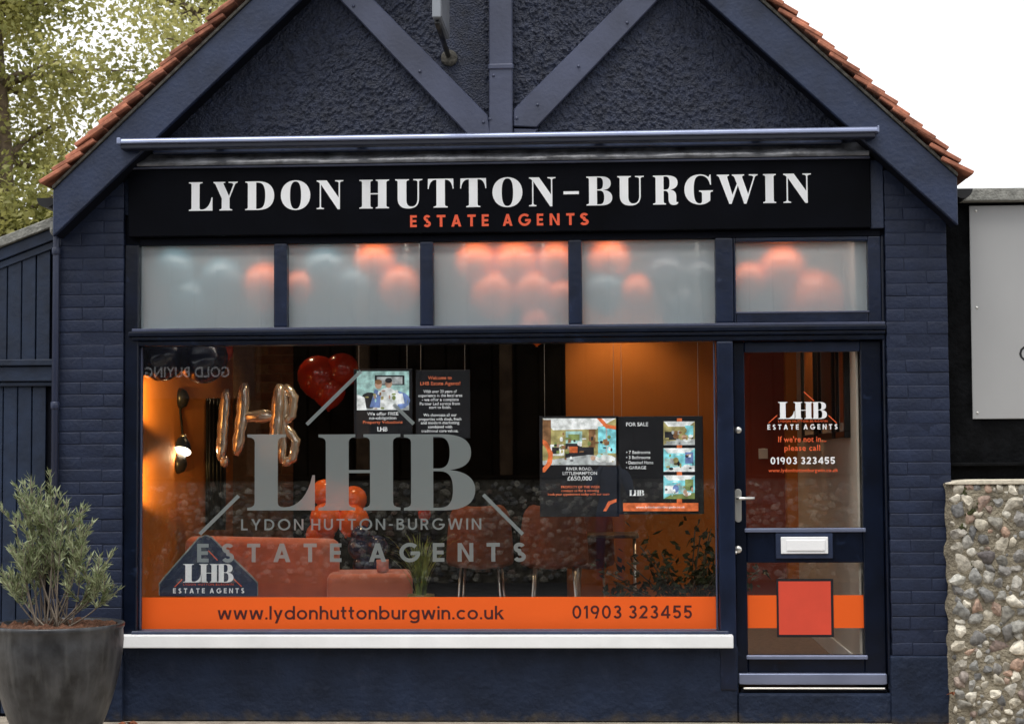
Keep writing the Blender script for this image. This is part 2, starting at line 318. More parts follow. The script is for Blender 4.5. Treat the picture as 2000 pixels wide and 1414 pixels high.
    if c in 'il': return [rc4(0, 0, t, 1.06)] if c == 'l' else [rc4(0, 0, t, xh), [arc(h, .95, h*1.15, h*1.15, 0, 360, 12)[:-1]]], t
    if c in 'dbg':
        x = xh-t if c in 'dg' else 0; g_ = [ring(r, r, r, r+.01, t)]
        g_ += [rc4(x, 0, x+t, 1.06)] if c != 'g' else [ribbon([(xh-h, xh), (xh-h, -.02)]+arc(r, -.02, r-h, .28-h, 0, -150, 12)[1:], t)]
        return g_, xh
    if c in 'nh': return [rc4(0, 0, t, xh if c == 'n' else 1.06), ribbon([(h, .36)]+arc(.31, .42, .31-h, .33-h, 180, 0)[1:]+[(.62-h, 0)], t)], .62
    if c == 'u': return [ribbon([(h, xh), (h, .3)]+arc(.31, .31, .31-h, .32-h, 180, 360)[1:]+[(.62-h, xh)], t), rc4(.62-t, 0, .62, .3)], .62
    if c == 'r': return [rc4(0, 0, t, xh), ribbon(arc(.32, .42, .32-h, .33-h, 170, 85, 8), t)], .36
    if c == 't': return [ribbon([(.10+h, 1.0), (.10+h, .24)]+arc(.10+h+.16, .24, .16, .24-h, 180, 275, 8)[1:], t), rc4(0, xh-t, .40, xh)], .42
    if c == 'c': return [ribbon(arc(r, r, r-h, r-h+.01, 46, 314, 22), t)], .64
    if c == 'k': return [rc4(0, 0, t, 1.06), [[(t, .30), (t, .46), (.40, xh), (.62, xh), (.26, .42)]], [[(.2, .44), (.34, .5), (.66, 0), (.44, 0)]]], .66
    if c == 'y': w = .66; return [[[(0, xh), (1.15*t, xh), (w/2+.02, .22), (w/2-.06, .04)]], [[(w, xh), (w-1.15*t, xh), (.10, -.30), (.10+1.15*t, -.30)]]], w
    return [rc4(0, 0, .3, .02)], .3
def geo(name, s, x0, x1, zb, cap, Y, mat, parent, t=.17, gap=.16, space=.36, split=False):
    """a line of geometric sans fitted to x0..x1; strokes that cross lie 0.1 mm apart"""
    items = []; x = 0
    for ch in s:
        if ch == ' ': x += space; continue
        g_, w_ = sglyph(ch, t); items.append((x, g_)); x += w_+gap
    W = x-gap; k = (x1-x0)/W; v, f = [], []; out = None
    for ox, g_ in items:
        if split: v, f = [], []
        for q, loops in enumerate(g_):
            pts = [[Vector((x0+(ox+a)*k, Y-.00012*q, zb+b*cap)) for a, b in l] for l in loops]; o = len(v); fl = [p for l in pts for p in l]
            for tri in tessellate_polygon(pts):
                a, b, c = (fl[i] for i in tri)
                f.append(tuple(o+i for i in (tri if (b-a).cross(c-a).y < 0 else reversed(tri))))
            v += fl
        if split: out = link('letter', mesh('letter', v, f), mat, parent)
    return out if split else link(name, mesh(name, v, f), mat, parent)
def pgeo(name, s, px0, px1, pb, pcap, Y, mat, parent, t=.17, gap=.16, space=.36):
    a = at(px0, pb, Y); b = at(px1, pb, Y); mid = at((px0+px1)/2, pb, Y)
    return geo(name, s, a.x, b.x, mid.z, pcap*(b.x-a.x)/(px1-px0), Y, mat, parent, t, gap, space, pcap > 12)

def leaf_mat(name, c1, c2, vs, tr=.35):
    m = M(name, c1, .5, .3, vs, col2=c2, detail=8); n = m.node_tree; p = n.nodes['Principled BSDF']; o = n.nodes['Material Output']
    t = n.nodes.new('ShaderNodeBsdfTranslucent'); k = n.nodes.new('ShaderNodeMixShader'); k.inputs[0].default_value = tr
    n.links.new(p.inputs['Base Color'].links[0].from_socket, t.inputs[0]); n.links.new(p.outputs[0], k.inputs[1]); n.links.new(t.outputs[0], k.inputs[2]); n.links.new(k.outputs[0], o.inputs[0])
    return m

def pot_mat():
    m = M('weathered lead grey planter', (.014, .015, .018), .38, .5, 9, .25, 25, col2=(.05, .052, .057), bd=.01, spec=.5); n = m.node_tree; p = n.nodes['Principled BSDF']; L = n.links
    src = p.inputs['Base Color'].links[0].from_socket; g = n.nodes.new('ShaderNodeNewGeometry'); mp = n.nodes.new('ShaderNodeMapping'); mp.inputs['Scale'].default_value = (16, 16, 2.2); L.new(g.outputs['Position'], mp.inputs[0])
    nz = n.nodes.new('ShaderNodeTexNoise'); nz.inputs['Scale'].default_value = 1.0; nz.inputs['Detail'].default_value = 7; L.new(mp.outputs[0], nz.inputs['Vector'])
    c = n.nodes.new('ShaderNodeMapRange'); c.inputs[1].default_value = .5; c.inputs[2].default_value = .75; c.inputs[4].default_value = .75; L.new(nz.outputs[0], c.inputs[0])
    k = n.nodes.new('ShaderNodeMix'); k.data_type = 'RGBA'; L.new(c.outputs[0], k.inputs[0]); L.new(src, k.inputs[6]); k.inputs[7].default_value = (.085, .086, .086, 1); L.new(k.outputs[2], p.inputs['Base Color'])
    return m

# ------------------------------------------------------------------ materials
NAVY = (.0130, .0195, .0435)
m_brick = M('navy painted brick', NAVY, .5, .22, 7, .3, 45, spec=.28, rnd=.08, bd=.012)
m_mortar = M('navy painted mortar', (.010, .0155, .036), .55, .2, 9, .3, 60, spec=.25, bd=.01)
m_stucco = M('navy roughcast render', (.0150, .0205, .042), .45, .35, 12, 1.0, 85, spec=.4, bd=.015)
m_timber = M('navy gloss timber', (.046, .055, .098), .42, .25, 4, .18, 45, spec=.5, bd=.01)
m_barge = M('navy bargeboard paint', (.0160, .0255, .058), .45, .3, 5, .25, 40, spec=.38, bd=.012)
m_frame = M('dark navy gloss frame', (.0022, .0048, .014), .28, .4, 6, .12, 30, spec=.28, bd=.008)
m_mull = M('navy mullion paint', (.0065, .012, .032), .3, .35, 6, .15, 30, spec=.35, bd=.008)
m_plinth = M('navy painted render', (.0095, .0165, .037), .6, .3, 4, .6, 22, spec=.22, bd=.02)
def splash(m, z0, z1, col):
    n = m.node_tree; p = n.nodes['Principled BSDF']; L = n.links; src = p.inputs['Base Color'].links[0].from_socket
    g = n.nodes.new('ShaderNodeNewGeometry'); sx = n.nodes.new('ShaderNodeSeparateXYZ'); L.new(g.outputs['Position'], sx.inputs[0])
    nz = n.nodes.new('ShaderNodeTexNoise'); nz.inputs['Scale'].default_value = 14; nz.inputs['Detail'].default_value = 8; L.new(g.outputs['Position'], nz.inputs['Vector'])
    a = n.nodes.new('ShaderNodeMapRange'); a.inputs[1].default_value = z1; a.inputs[2].default_value = z0; L.new(sx.outputs[2], a.inputs[0])
    b = n.nodes.new('ShaderNodeMath'); b.operation = 'MULTIPLY'; L.new(a.outputs[0], b.inputs[0]); L.new(nz.outputs[0], b.inputs[1])
    c = n.nodes.new('ShaderNodeMapRange'); c.inputs[1].default_value = .28; c.inputs[2].default_value = .62; L.new(b.outputs[0], c.inputs[0])
    k = n.nodes.new('ShaderNodeMix'); k.data_type = 'RGBA'; L.new(c.outputs[0], k.inputs[0]); L.new(src, k.inputs[6]); k.inputs[7].default_value = (*col, 1); L.new(k.outputs[2], p.inputs['Base Color'])
def fleck(m, scale, lo, hi, col, stretch=(1, 1, 1)):
    n = m.node_tree; p = n.nodes['Principled BSDF']; L = n.links; src = p.inputs['Base Color'].links[0].from_socket
    g = n.nodes.new('ShaderNodeNewGeometry'); mp = n.nodes.new('ShaderNodeMapping'); mp.inputs['Scale'].default_value = stretch; L.new(g.outputs['Position'], mp.inputs[0])
    nz = n.nodes.new('ShaderNodeTexNoise'); nz.inputs['Scale'].default_value = scale; nz.inputs['Detail'].default_value = 9; nz.inputs['Roughness'].default_value = .65; L.new(mp.outputs[0], nz.inputs['Vector'])
    c = n.nodes.new('ShaderNodeMapRange'); c.inputs[1].default_value = lo; c.inputs[2].default_value = hi; c.inputs[4].default_value = .85; L.new(nz.outputs[0], c.inputs[0])
    k = n.nodes.new('ShaderNodeMix'); k.data_type = 'RGBA'; L.new(c.outputs[0], k.inputs[0]); L.new(src, k.inputs[6]); k.inputs[7].default_value = (*col, 1); L.new(k.outputs[2], p.inputs['Base Color'])
fleck(m_barge, 10, .63, .74, (.05, .062, .105)); fleck(m_timber, 9, .64, .76, (.075, .085, .13)); fleck(m_brick, 12, .64, .78, (.035, .042, .07))
fleck(m_frame, 11, .6, .74, (.014, .024, .055)); fleck(m_mull, 12, .6, .74, (.03, .042, .085)); fleck(m_plinth, 6, .58, .75, (.022, .030, .055))
splash(m_plinth, 0, .14, (.05, .042, .034))
splash(m_brick, 0, .2, (.03, .028, .026))
m_fascia = M('black sign board', (.0016, .002, .004), .5, .4, 3, .04, 40, spec=.06)
m_lead = M('weathered lead flashing', (.15, .155, .17), .45, .6, 11, .5, 18, spec=.5, bd=.02)
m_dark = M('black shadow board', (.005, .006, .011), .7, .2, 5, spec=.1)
m_tile = M('clay roof tile', (.36, .135, .08), .8, .4, 18, .3, 60, rnd=.28, bd=.01)
m_under = M('dirty verge mortar', (.07, .065, .055), .9, .5, 30, .5, 60)
m_tileroof = M('clay roof tiles far', (.33, .095, .055), .75, .35, 7, .4, 30)
m_white = M('white letter face', (.82, .83, .84), .4, .03, 6)
m_sill = M('white window sill', (.78, .79, .8), .45, .06, 5, .05, 60)
m_orange_let = M('orange red letter', (.8, .1, .035), .45, .05, 5)
m_awn = M('navy metal in lit tone', (.20, .23, .34), .28, .1, 4, .03, 20, metal=.5, spec=.6)  # navy lightened to hold the light on the case top and door ledges
m_dkblue = M('shaded underside navy', (.008, .010, .022), .4, .15, 5)  # near black, holds the shade under the awning case
m_plank = M('navy stained board', (.0098, .0188, .042), .5, .3, 9, .25, 30, rnd=.16, bd=.008)
m_pipe = M('navy painted pipe', (.024, .031, .062), .4, .1, 5, .1, 40)
m_conc = M('weathered concrete coping', (.22, .22, .2), .85, .35, 18, .6, 60, bd=.015)
m_blackwall = M('black painted wall', (.004, .0043, .005), .8, .6, 9, .5, 30, bd=.02, spec=.08)
m_signgrey = M('grey aluminium sign face', (.34, .34, .34), .4, .03, 3)
m_steel = M('brushed steel', (.75, .74, .7), .3, .06, 8, metal=.9)
m_glass = glass_mat('clear window glass', 1.68)
m_dglass = glass_mat('door glass', 1.7)
m_frost = frost_mat('frosted transom film', (.84, .93, .97), diff=.55, rough=.58, transl=.22)
m_frostlet = frost_mat('frosted vinyl lettering', (.29, .33, .33), diff=.66, rough=.4, ior=1.3)
m_strip = M('orange vinyl strip', (.72, .095, .004), .5, .03, 4)
m_maroon = M('dark maroon vinyl', (.05, .006, .006), .5, .05, 5)
m_signblack = M('printed black poster', (.006, .006, .009), .5, .2, 4)
m_owall = M('orange painted wall', (.44, .145, .022), .7, .08, 3, .05, 80)
m_owall_shade = M('orange wall in shade tone', (.22, .035, .018), .7, .1, 3)  # dim end of the orange rear wall, its shade put into the colour
m_blackint = M('black interior wall', (.004, .004, .004), .9, .3, 3, spec=.05)
m_pale = M('pale plaster wall', (.55, .48, .4), .8, .05, 3)
m_carpet = M('brown carpet', (.21, .13, .08), .95, .2, 40, .4, 200)
m_ceil = M('grey ceiling', (.3, .28, .26), .8, .05, 3)
m_ibrick = M('dark warm brick', (.11, .045, .018), .85, .4, 9, .3, 60, rnd=.3, bd=.01)
m_imort = M('lime mortar', (.15, .085, .04), .9, .2, 20, .3, 90)
m_coral = M('coral velvet', (.60, .165, .085), .85, .1, 9, .25, 240, sheen=.35, bd=.004)
m_tan = M('burnt orange chair fabric', (.21, .055, .02), .8, .2, 12, .3, 200, bd=.004)
m_bo = M('orange latex balloon', (.80, .14, .012), .22, .03, 3, spec=.6)
m_br = M('red orange latex balloon', (.34, .02, .006), .2, .05, 3, spec=.6)
m_bn = M('navy latex balloon', (.006, .008, .022), .18, .1, 3, spec=.6)
m_bn2 = M('deep blue latex balloon', (.012, .018, .06), .15, .1, 3, spec=.7)
m_bt = M('teal latex balloon', (.05, .12, .16), .2, .1, 3, spec=.6)
m_black = M('satin black', (.007, .007, .008), .35, .2, 5)
m_foil = M('clear gold foil', (.85, .8, .72), .16, .05, 9, .2, 30, metal=.72, bd=.01, spec=.8)
m_bulb = emit_mat('lit lamp opening', (1, .86, .66), 7)
m_soil = M('bark mulch', (.10, .045, .025), .95, .5, 50, .8, 60)
m_pot = pot_mat()
m_leafp = leaf_mat('silver green leaf', (.15, .20, .07), (.46, .50, .30), 16, .25)
m_stemp = M('pale woody stem', (.16, .13, .1), .8, .2, 20)
m_leaft = leaf_mat('olive tree leaf', (.21, .23, .05), (.56, .53, .2), 1.3, .5)
m_bark = M('brown bark', (.12, .09, .06), .9, .4, 12, .6, 30)
m_ivy = leaf_mat('ivy leaf', (.05, .07, .02), (.2, .22, .09), 9, .2)
m_ivy2 = leaf_mat('dark glossy leaf', (.008, .012, .004), (.045, .055, .02), 9, .1)
m_grass = leaf_mat('arching house plant leaf', (.12, .18, .025), (.34, .40, .09), 12, .3)
m_flmort = M('sandy flint wall mortar', (.235, .205, .15), .95, .35, 16, .9, 55, bd=.03)
m_moss = M('dark green moss', (.055, .06, .02), .95, .5, 40, .8, 120)
m_pave = M('concrete pavement', (.30, .26, .21), .9, .3, 9, .4, 60)
m_road = M('asphalt', (.06, .06, .062), .9, .3, 20, .5, 120)
m_kerb = M('granite kerb', (.25, .24, .23), .85, .25, 25, .3, 90)
m_brown = M('dark brown cladding', (.014, .010, .007), .9, .6, 4, .3, 25, spec=.03)
m_post = M('weathered brown post', (.11, .068, .04), .9, .4, 9, .3, 30, spec=.05)
m_leafdead = M('dead brown leaf', (.24, .075, .03), .8, .4, 40)
m_paint = M('white road paint', (.7, .7, .68), .7, .15, 12)

def flint_mat(name, objrnd=True):
    m = bpy.data.materials.new(name); m.use_nodes = True; n = m.node_tree; p = n.nodes['Principled BSDF']; L = n.links
    p.inputs['Roughness'].default_value = .62; p.inputs['Specular IOR Level'].default_value = .4
    cr = n.nodes.new('ShaderNodeValToRGB'); cr.color_ramp.interpolation = 'LINEAR'
    cols = [(0, (.14, .135, .12)), (.13, (.42, .38, .30)), (.26, (.19, .18, .165)), (.36, (.10, .10, .10)), (.46, (.24, .235, .22)), (.56, (.56, .52, .43)), (.66, (.2, .2, .19)), (.74, (.33, .22, .16)), (.83, (.07, .07, .075)), (.92, (.36, .35, .31)), (1, (.62, .57, .47))]
    e = cr.color_ramp.elements
    e[0].position, e[0].color = cols[0][0], (*cols[0][1], 1); e[1].position, e[1].color = cols[-1][0], (*cols[-1][1], 1)
    for t, c in cols[1:-1]: x = e.new(t); x.color = (*c, 1)
    g = n.nodes.new('ShaderNodeNewGeometry')
    if objrnd: s = n.nodes.new('ShaderNodeObjectInfo').outputs['Random']
    else: s = g.outputs['Random Per Island']
    L.new(s, cr.inputs[0])
    nz = n.nodes.new('ShaderNodeTexNoise'); nz.inputs['Scale'].default_value = 38; nz.inputs['Detail'].default_value = 6; L.new(g.outputs['Position'], nz.inputs['Vector'])
    mr = n.nodes.new('ShaderNodeMapRange'); mr.inputs[1].default_value = .3; mr.inputs[2].default_value = .7; mr.inputs[3].default_value = .65; mr.inputs[4].default_value = 1.6; L.new(nz.outputs[0], mr.inputs[0])
    h = n.nodes.new('ShaderNodeHueSaturation'); L.new(cr.outputs[0], h.inputs['Color']); L.new(mr.outputs[0], h.inputs['Value']); L.new(h.outputs[0], p.inputs['Base Color'])
    bp = n.nodes.new('ShaderNodeBump'); bp.inputs['Strength'].default_value = .5; bp.inputs['Distance'].default_value = .02; L.new(nz.outputs[0], bp.inputs['Height']); L.new(bp.outputs[0], p.inputs['Normal'])
    return m
m_flint = flint_mat('flint cobble'); m_flint2 = flint_mat('flint cobble mass', False)

# ================================================================== ground
def sheet(name, x0, x1, y0, y1, z, mat, th=.3):
    o = box(name, x0, x1, y0, y1, z-th, z, mat, None, 0); o['kind'] = 'structure'; return o
sheet('ground', -80, 80, -80, 80, -.14, m_pave, .05)
sheet('pavement', -30, 30, -2.6, 6, 0, m_pave, .12)
sheet('road', -60, 60, -8.6, -2.72, -.11, m_road, .02)
sheet('pavement_opposite', -30, 30, -14, -8.72, 0, m_road, .12)
for nm, y0, y1 in (('kerb', -2.72, -2.6), ('kerb_opposite', -8.72, -8.6)):
    k = empty(nm, (0, y0, 0)); k['kind'] = 'structure'
    km = box_me(-.455, .455, y0, y1, -.13, .008, .012, 2)
    km.materials.append(m_kerb)
    for i in range(-8, 9): link('kerb_stone', km, None, k, (i*.92, 0, 0))

# ================================================================== the shop building
B = empty('shop_building', (0, 0, 0), 'navy painted shop with timbered gable, clay tiled roof and big window', 'building')
XL0, XL1, XR0, XR1 = -2.795, -2.393, 2.255, 2.622
CX = -.062; SL = .94                                            # gable centre line, roof slope
def zlow(x): return 2.94+SL*((x+2.775) if x < CX else (2.651-x))  # underside of the bargeboards
APEX = 2.94+SL*(CX+2.775)
# --- pilasters of painted brick
def pilaster(x0, x1, cuts, ztop):
    core = box('brick_pilaster', x0+.003, x1-.003, .0016, .40, 0, 3.3 if x0 < 0 else 3.3, m_mortar, B, 0)
    h, j = .0765, .0035; W = x1-x0; k = 0; z = .40 if x0 > 0 else .0
    cache = {}
    while z < ztop:
        c = cuts[k % len(cuts)]; xs = [0]+[q*W for q in c]+[W]
        for a, b in zip(xs, xs[1:]):
            key = round(b-a, 3)
            if key not in cache:
                cache[key] = []
                for v in range(3):
                    me = box_me(j/2, b-a-j/2, 0, .06, j/2, h-j/2, .0055, 3, 'brick')
                    for q in me.vertices:
                        n = noise.noise_vector(q.co*9+Vector((v*5.3, key*31, 0)))
                        q.co += Vector((n.x*.005, n.y*.003, n.z*.0045))
                    me.materials.append(m_brick); me.polygons.foreach_set('use_smooth', [True]*len(me.polygons)); cache[key].append(me)
            jit = random.uniform(-.0032, .0016)
            link('brick', random.choice(cache[key]), None, core, (x0+a, jit, z))
        z += h; k += 1
    return core
pilaster(XL0, XL1, [[.36], [.70], [.34], [.68, ]], 3.28)
pr = pilaster(XR0, XR1, [[.33], [.66], [.30], [.70]], 3.28)
box('plinth_block', XR0-.012, XR1+.018, -.018, .3, 0, .40, m_plinth, B, .012, 2)
box('plinth_block', XL0-.012, XL1+.012, -.018, .3, 0, .40, m_plinth, B, .012, 2)
# --- body walls (rear of the room, sides, ceiling, floor)
box('side_wall', -2.79, -2.50, .401, 5.2, 0, 3.25, m_plinth, B, 0)
box('side_wall', 2.10, 2.615, .401, 5.2, 0, 3.25, m_plinth, B, 0)
box('rear_wall', -2.79, 2.615, 5.2, 5.4, 0, 3.25, m_plinth, B, 0)
box('floor_slab', -2.5, 2.1, .30, 5.2, .0, .24, m_carpet, B, 0)
box('ceiling', -2.5, 2.1, .16, 5.2, 2.98, 3.1, m_ceil, B, 0)
# --- gable of roughcast render, lumpy for real
nx, nz_ = 700, 270; zz0 = 3.46; vs = []; fs = []
for j in range(nz_+1):
    t = j/nz_; z = zz0+(APEX+.02-zz0)*t
    hw = max(.01, (APEX+.13-z)/SL)
    for i in range(nx+1):
        x = CX+(i/nx*2-1)*min(hw, 2.72)
        q = Vector((x*34, z*34, 0)); d = noise.noise(q)*.5+noise.noise(q*1.9)*.6+noise.noise(q*.4)*.15
        r = max(0, d)**.8
        smoothpatch = 1 if not (-.42 < x < -.16 and z < 4.7) else .25
        vs.append((x, .0-.024*r*smoothpatch, z))
for j in range(nz_):
    for i in range(nx):
        a = j*(nx+1)+i; fs.append((a, a+1, a+nx+2, a+nx+1))
link('gable_wall', mesh('gable_wall', vs, fs), m_stucco, B, smooth=True)
prism('gable_backing', [(-2.72, 3.1), (2.6, 3.1), (2.6, 3.2), (CX, APEX-.05), (-2.72, 3.2)], .03, .25, m_plinth, B)
# --- timbers of the gable
def beam(name, pts, y0, y1, mat, bev=.006):
    return prism(name, [(at(x, y, y0).x, at(x, y, y0).z) for x, y in pts], y0, y1, mat, B, bev)
beam('timber_brace', [(913, 263), (958, 263), (953, 226), (620, -112), (558, -112)], -.05, .01, m_timber)
beam('timber_brace', [(1003, 214), (1003, 247), (1048, 249), (1392, -112), (1330, -112)], -.048, .01, m_timber)
beam('timber_post', [(955, 130), (1001, 130), (999, -430), (953, -430)], -.058, .01, m_timber)
beam('timber_post', [(955, 266), (1001, 266), (1001, 134), (955, 134)], -.055, .01, m_timber)
beam('timber_packer', [(1003, 266), (1042, 266), (1052, 252), (1003, 251)], -.04, .01, m_timber)
ppl = at(978, 131, -.07); lead = box('joint_strap', ppl.x-.08, ppl.x+.078, -.066, -.03, ppl.z-.014, ppl.z+.022, m_timber, B, .008)
bolt_me = bm_mesh(lathe_bm([(.002, -.006), (.008, -.004), (.010, 0)], 10, axis='Y'), 'bolt'); bolt_me.materials.append(m_timber)
for px, py in ((944, 239), (957, 233), (964, 148), (1009, 231), (1050, 205), (1225, 45), (1130, 130), (690, 12), (820, 140)):
    link('bolt', bolt_me, None, B, at(px, py, -.056), smooth=True)
# --- bargeboards
BW = .287
def barge(x0, xa):
    return [(x0, zlow(x0)), (xa, APEX), (xa, APEX+BW), (x0, zlow(x0)+BW)]
prism('bargeboard', barge(-2.775, CX-.002), -.205, -.165, m_barge, B, .005)
prism('bargeboard', barge(2.651, CX+.002), -.205, -.165, m_barge, B, .005)
for s, x0 in ((-1, -2.775), (1, 2.651)):
    def off(x, d): return (x, zlow(x)+d)
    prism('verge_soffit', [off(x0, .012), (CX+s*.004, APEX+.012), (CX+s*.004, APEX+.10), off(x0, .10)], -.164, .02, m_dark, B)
    prism('undercloak', [off(x0, BW+.002), (CX+s*.004, APEX+BW+.002), (CX+s*.004, APEX+BW+.022), off(x0, BW+.022)], -.222, -.1, m_under, B)
# --- roof: tiles of the verge one by one, the rest of each course behind
roof = None
alpha = math.atan(SL)
def roof_side(s, xe, ze):
    global roof
    n = 38; pitch_ = .1
    run = link('roof', mesh('roof', [(xe, -.03, ze), (CX, -.03, APEX+BW+.075), (CX, 5.6, APEX+BW+.075), (xe, 5.6, ze)], [(0, 1, 2, 3)]), m_tileroof, B)
    tiles = []; th = .024
    for w_ in range(3):
        me = box_me(0, .205, 0, .168, 0, th, .004, 1, 'roof_tile')
        for q in me.vertices: q.co.z += .006*math.sin(q.co.y*18+w_)+.002*noise.noise(q.co*12+Vector((w_*4, 0, 0)))
        me.materials.append(m_tile); tiles.append(me)
    bm = bmesh.new()
    for i in range(n):
        d = i*pitch_; x = xe-s*d*math.cos(alpha); z = ze+d*math.sin(alpha)
        if i == 0: tl = math.radians(28)
        elif i == 1: tl = math.radians(31)
        elif i == 2: tl = math.radians(33)
        else: tl = alpha-math.radians(10.5)
        lift = .0 if i > 2 else -.004*(2-i)
        for (y0, single) in ((-.245, True), (-.075, False)):
            rx = Matrix.Rotation(-tl+random.uniform(-.05, .05), 4, 'Y')
            if s > 0: rx = Matrix.Rotation(math.pi, 4, 'Z') @ rx
            T = Matrix.Translation((x+random.uniform(-.006, .006), y0+(.168 if s > 0 else 0)+random.uniform(-.014, .006), z+lift+random.uniform(-.003, .003))) @ rx
            if single:
                o = link('roof_tile', random.choice(tiles), None, run); o.matrix_local = T
            else:
                r = bmesh.ops.create_cube(bm, size=1)
                for v in r['verts']:
                    c = Vector(((v.co.x+.5)*.205, (v.co.y+.5)*5.6 if s < 0 else (v.co.y-.5)*5.6+.168, (v.co.z+.5)*th)); v.co = T @ c
    o = link('roof_courses', bm_mesh(bm, 'roof_courses'), m_tile, run); o['kind'] = 'stuff'
    return run
roof_side(-1, -2.835, 3.268)
roof_side(1, 2.735, 3.24)
rd = box('ridge', CX-.1, CX+.1, -.25, 5.6, APEX+BW+.04, APEX+BW+.14, m_tile, B, .04, 2)
# --- rainwater goods
def half_gutter(x, z):
    v = []; f = []; n = 10
    for k, y in enumerate((-.12, 5.4)):
        for r in (.058, .052):
            for i in range(n+1):
                a = math.pi+math.pi*i/n; v.append((x+r*math.cos(a), y, z+r*math.sin(a)))
    m = n+1
    for i in range(n):
        f += [(i, i+1, 2*m+i+1, 2*m+i), (m+i+1, m+i, 3*m+i, 3*m+i+1)]
    f += [tuple(range(m))]                                     # stop end
    return link('gutter', mesh('gutter', v, f), m_black, B)
g = at(90, 387, -.12); half_gutter(g.x, g.z); half_gutter(2.70, 3.17)
dpx = at(110, 600, -.02).x
tube('downpipe', [(dpx, -.03, 0), (dpx, -.03, 2.97), (dpx-.02, -.02, 3.06)], .021, m_pipe, B, 14)
for z in (.7, 1.9, 2.85): lathe('pipe_collar', [(.024, 0), (.027, .006), (.027, .04), (.024, .046)], m_pipe, B, (dpx, -.03, z), seg=14)
mt = at(104, 447, -.05); blob('mortar_fillet', mt, (.02, .03, .045), m_conc, B, 2, .4, 3)
# --- fascia zone above the shop front
box('lintel', XL1, XR0, .055, .16, 2.915, 3.46, m_dark, B, 0)
v0 = []; nf = 160
prof = [(-.055, 3.388), (-.062, 3.402), (-.056, 3.412), (-.028, 3.43), (-.012, 3.458), (-.006, 3.47)]
vs = []; fs = []
for i in range(nf+1):
    x = -2.30+i/nf*4.46
    for k, (y, z) in enumerate(prof):
        vs.append((x, y+.012*noise.noise(Vector((x*5, k*.7, 0)))*(k > 1), z+.012*noise.noise(Vector((x*3.1, k, 4)))*(k > 0)))
for i in range(nf):
    for k in range(5): a = i*6+k; fs.append((a, a+6, a+7, a+1))
link('lead_flashing', mesh('lead_flashing', vs, fs), m_lead, B, smooth=True)
box('drip_moulding', -2.345, 2.168, -.05, .056, 3.372, 3.386, m_timber, B, .003)
box('fascia_end', 2.172, XR0-.004, .0, .1, 2.955, 3.37, m_barge, B, .004)
box('ledge_board', -2.2, 2.0, -.07, -.004, 3.462, 3.535, m_barge, B, .006)
# --- joinery: frames
TG0, TG1 = 2.392, 2.911          # transom glass
WX0, WX1, WZ0, WZ1 = -2.306, 1.232, .548, 2.285
box('frame_jamb', XL1, WX0, .02, .15, .50, 2.915, m_frame, B, .006)
box('frame_jamb', 2.236, XR0, .03, .3, .19, 2.915, m_frame, B, .006)
box('frame_head', WX0, 2.236, .04, .15, 2.911, 2.955, m_dark, B, .004)  # head coloured near black for the shadow strip below the fascia
box('transom_rail', XL1+.03, 2.252, -.006, .155, 2.342, 2.374, m_frame, B, .008, 2)
prism('transom_sill', [(0, 0)]*0+[(XL1+.05, 2.374), (2.25, 2.374), (2.25, 2.392), (XL1+.05, 2.392)], .004, .12, m_timber, B, .003)
box('transom_bead', XL1+.05, 2.250, .006, .15, 2.318, 2.340, m_frame, B, .006, 2)
box('transom_bead', XL1+.06, 2.248, .022, .15, 2.286, 2.316, m_frame, B, .006, 2)
mull = box_me(-.042, .042, .022, .13, TG0, TG1, .012, 2, 'mullion'); mull.materials.append(m_mull)
for px in (549, 834, 1123.5): link('mullion', mull, None, B, (at(px, 560, .05).x, 0, 0))
mxd = at(1417, 560, .05).x
box('mullion', WX1+.004, 1.345, .015, .16, TG0, TG1, m_mull, B, .012, 2)
box('mullion', 1.238, 1.338, .012, .16, .19, 2.284, m_mull, B, .012, 2)
# --- transom lights, each with its own frosted pane
trans = [(279, 535.5), (562.5, 821), (847, 1110.5), (1136.5, 1396)]
for a, b in trans:
    x0, x1 = at(a, 560, .09).x, at(b, 560, .09).x
    t = box('transom_light', x0-.012, x1+.012, .084, .088, TG0-.005, TG1+.002, m_dglass, B, 0)
    link('frosted_film', mesh('frosted_film', [(x0-.01, .0895, TG0-.004), (x1+.01, .0895, TG0-.004), (x1+.01, .0895, TG1+.001), (x0-.01, .0895, TG1+.001)], [(0, 1, 2, 3)]), m_frost, t)
tx0, tx1, tz0, tz1 = rect(1436, 474, 1693, 612, .085)
cas = box('casement_light', tx0-.02, tx1+.02, .084, .088, tz0-.01, tz1+.01, m_dglass, B, 0)
link('frosted_film', mesh('frosted_film', [(tx0-.018, .0895, tz0-.008), (tx1+.018, .0895, tz0-.008), (tx1+.018, .0895, tz1+.008), (tx0-.018, .0895, tz1+.008)], [(0, 1, 2, 3)]), m_frost, cas)
for nm, a, b, c, d in (('casement_stile', 1.347, tx0, TG0, TG1), ('casement_stile', tx1, 2.234, TG0, TG1), ('casement_rail', tx0, tx1, TG0, tz0), ('casement_rail', tx0, tx1, tz1, TG1)):
    box(nm, a, b, .034, .13, c, d, m_mull, cas, .008, 2)
box('casement_sill', tx0-.005, tx1+.005, .028, .08, tz0-.004, tz0+.008, m_timber, cas, .003)
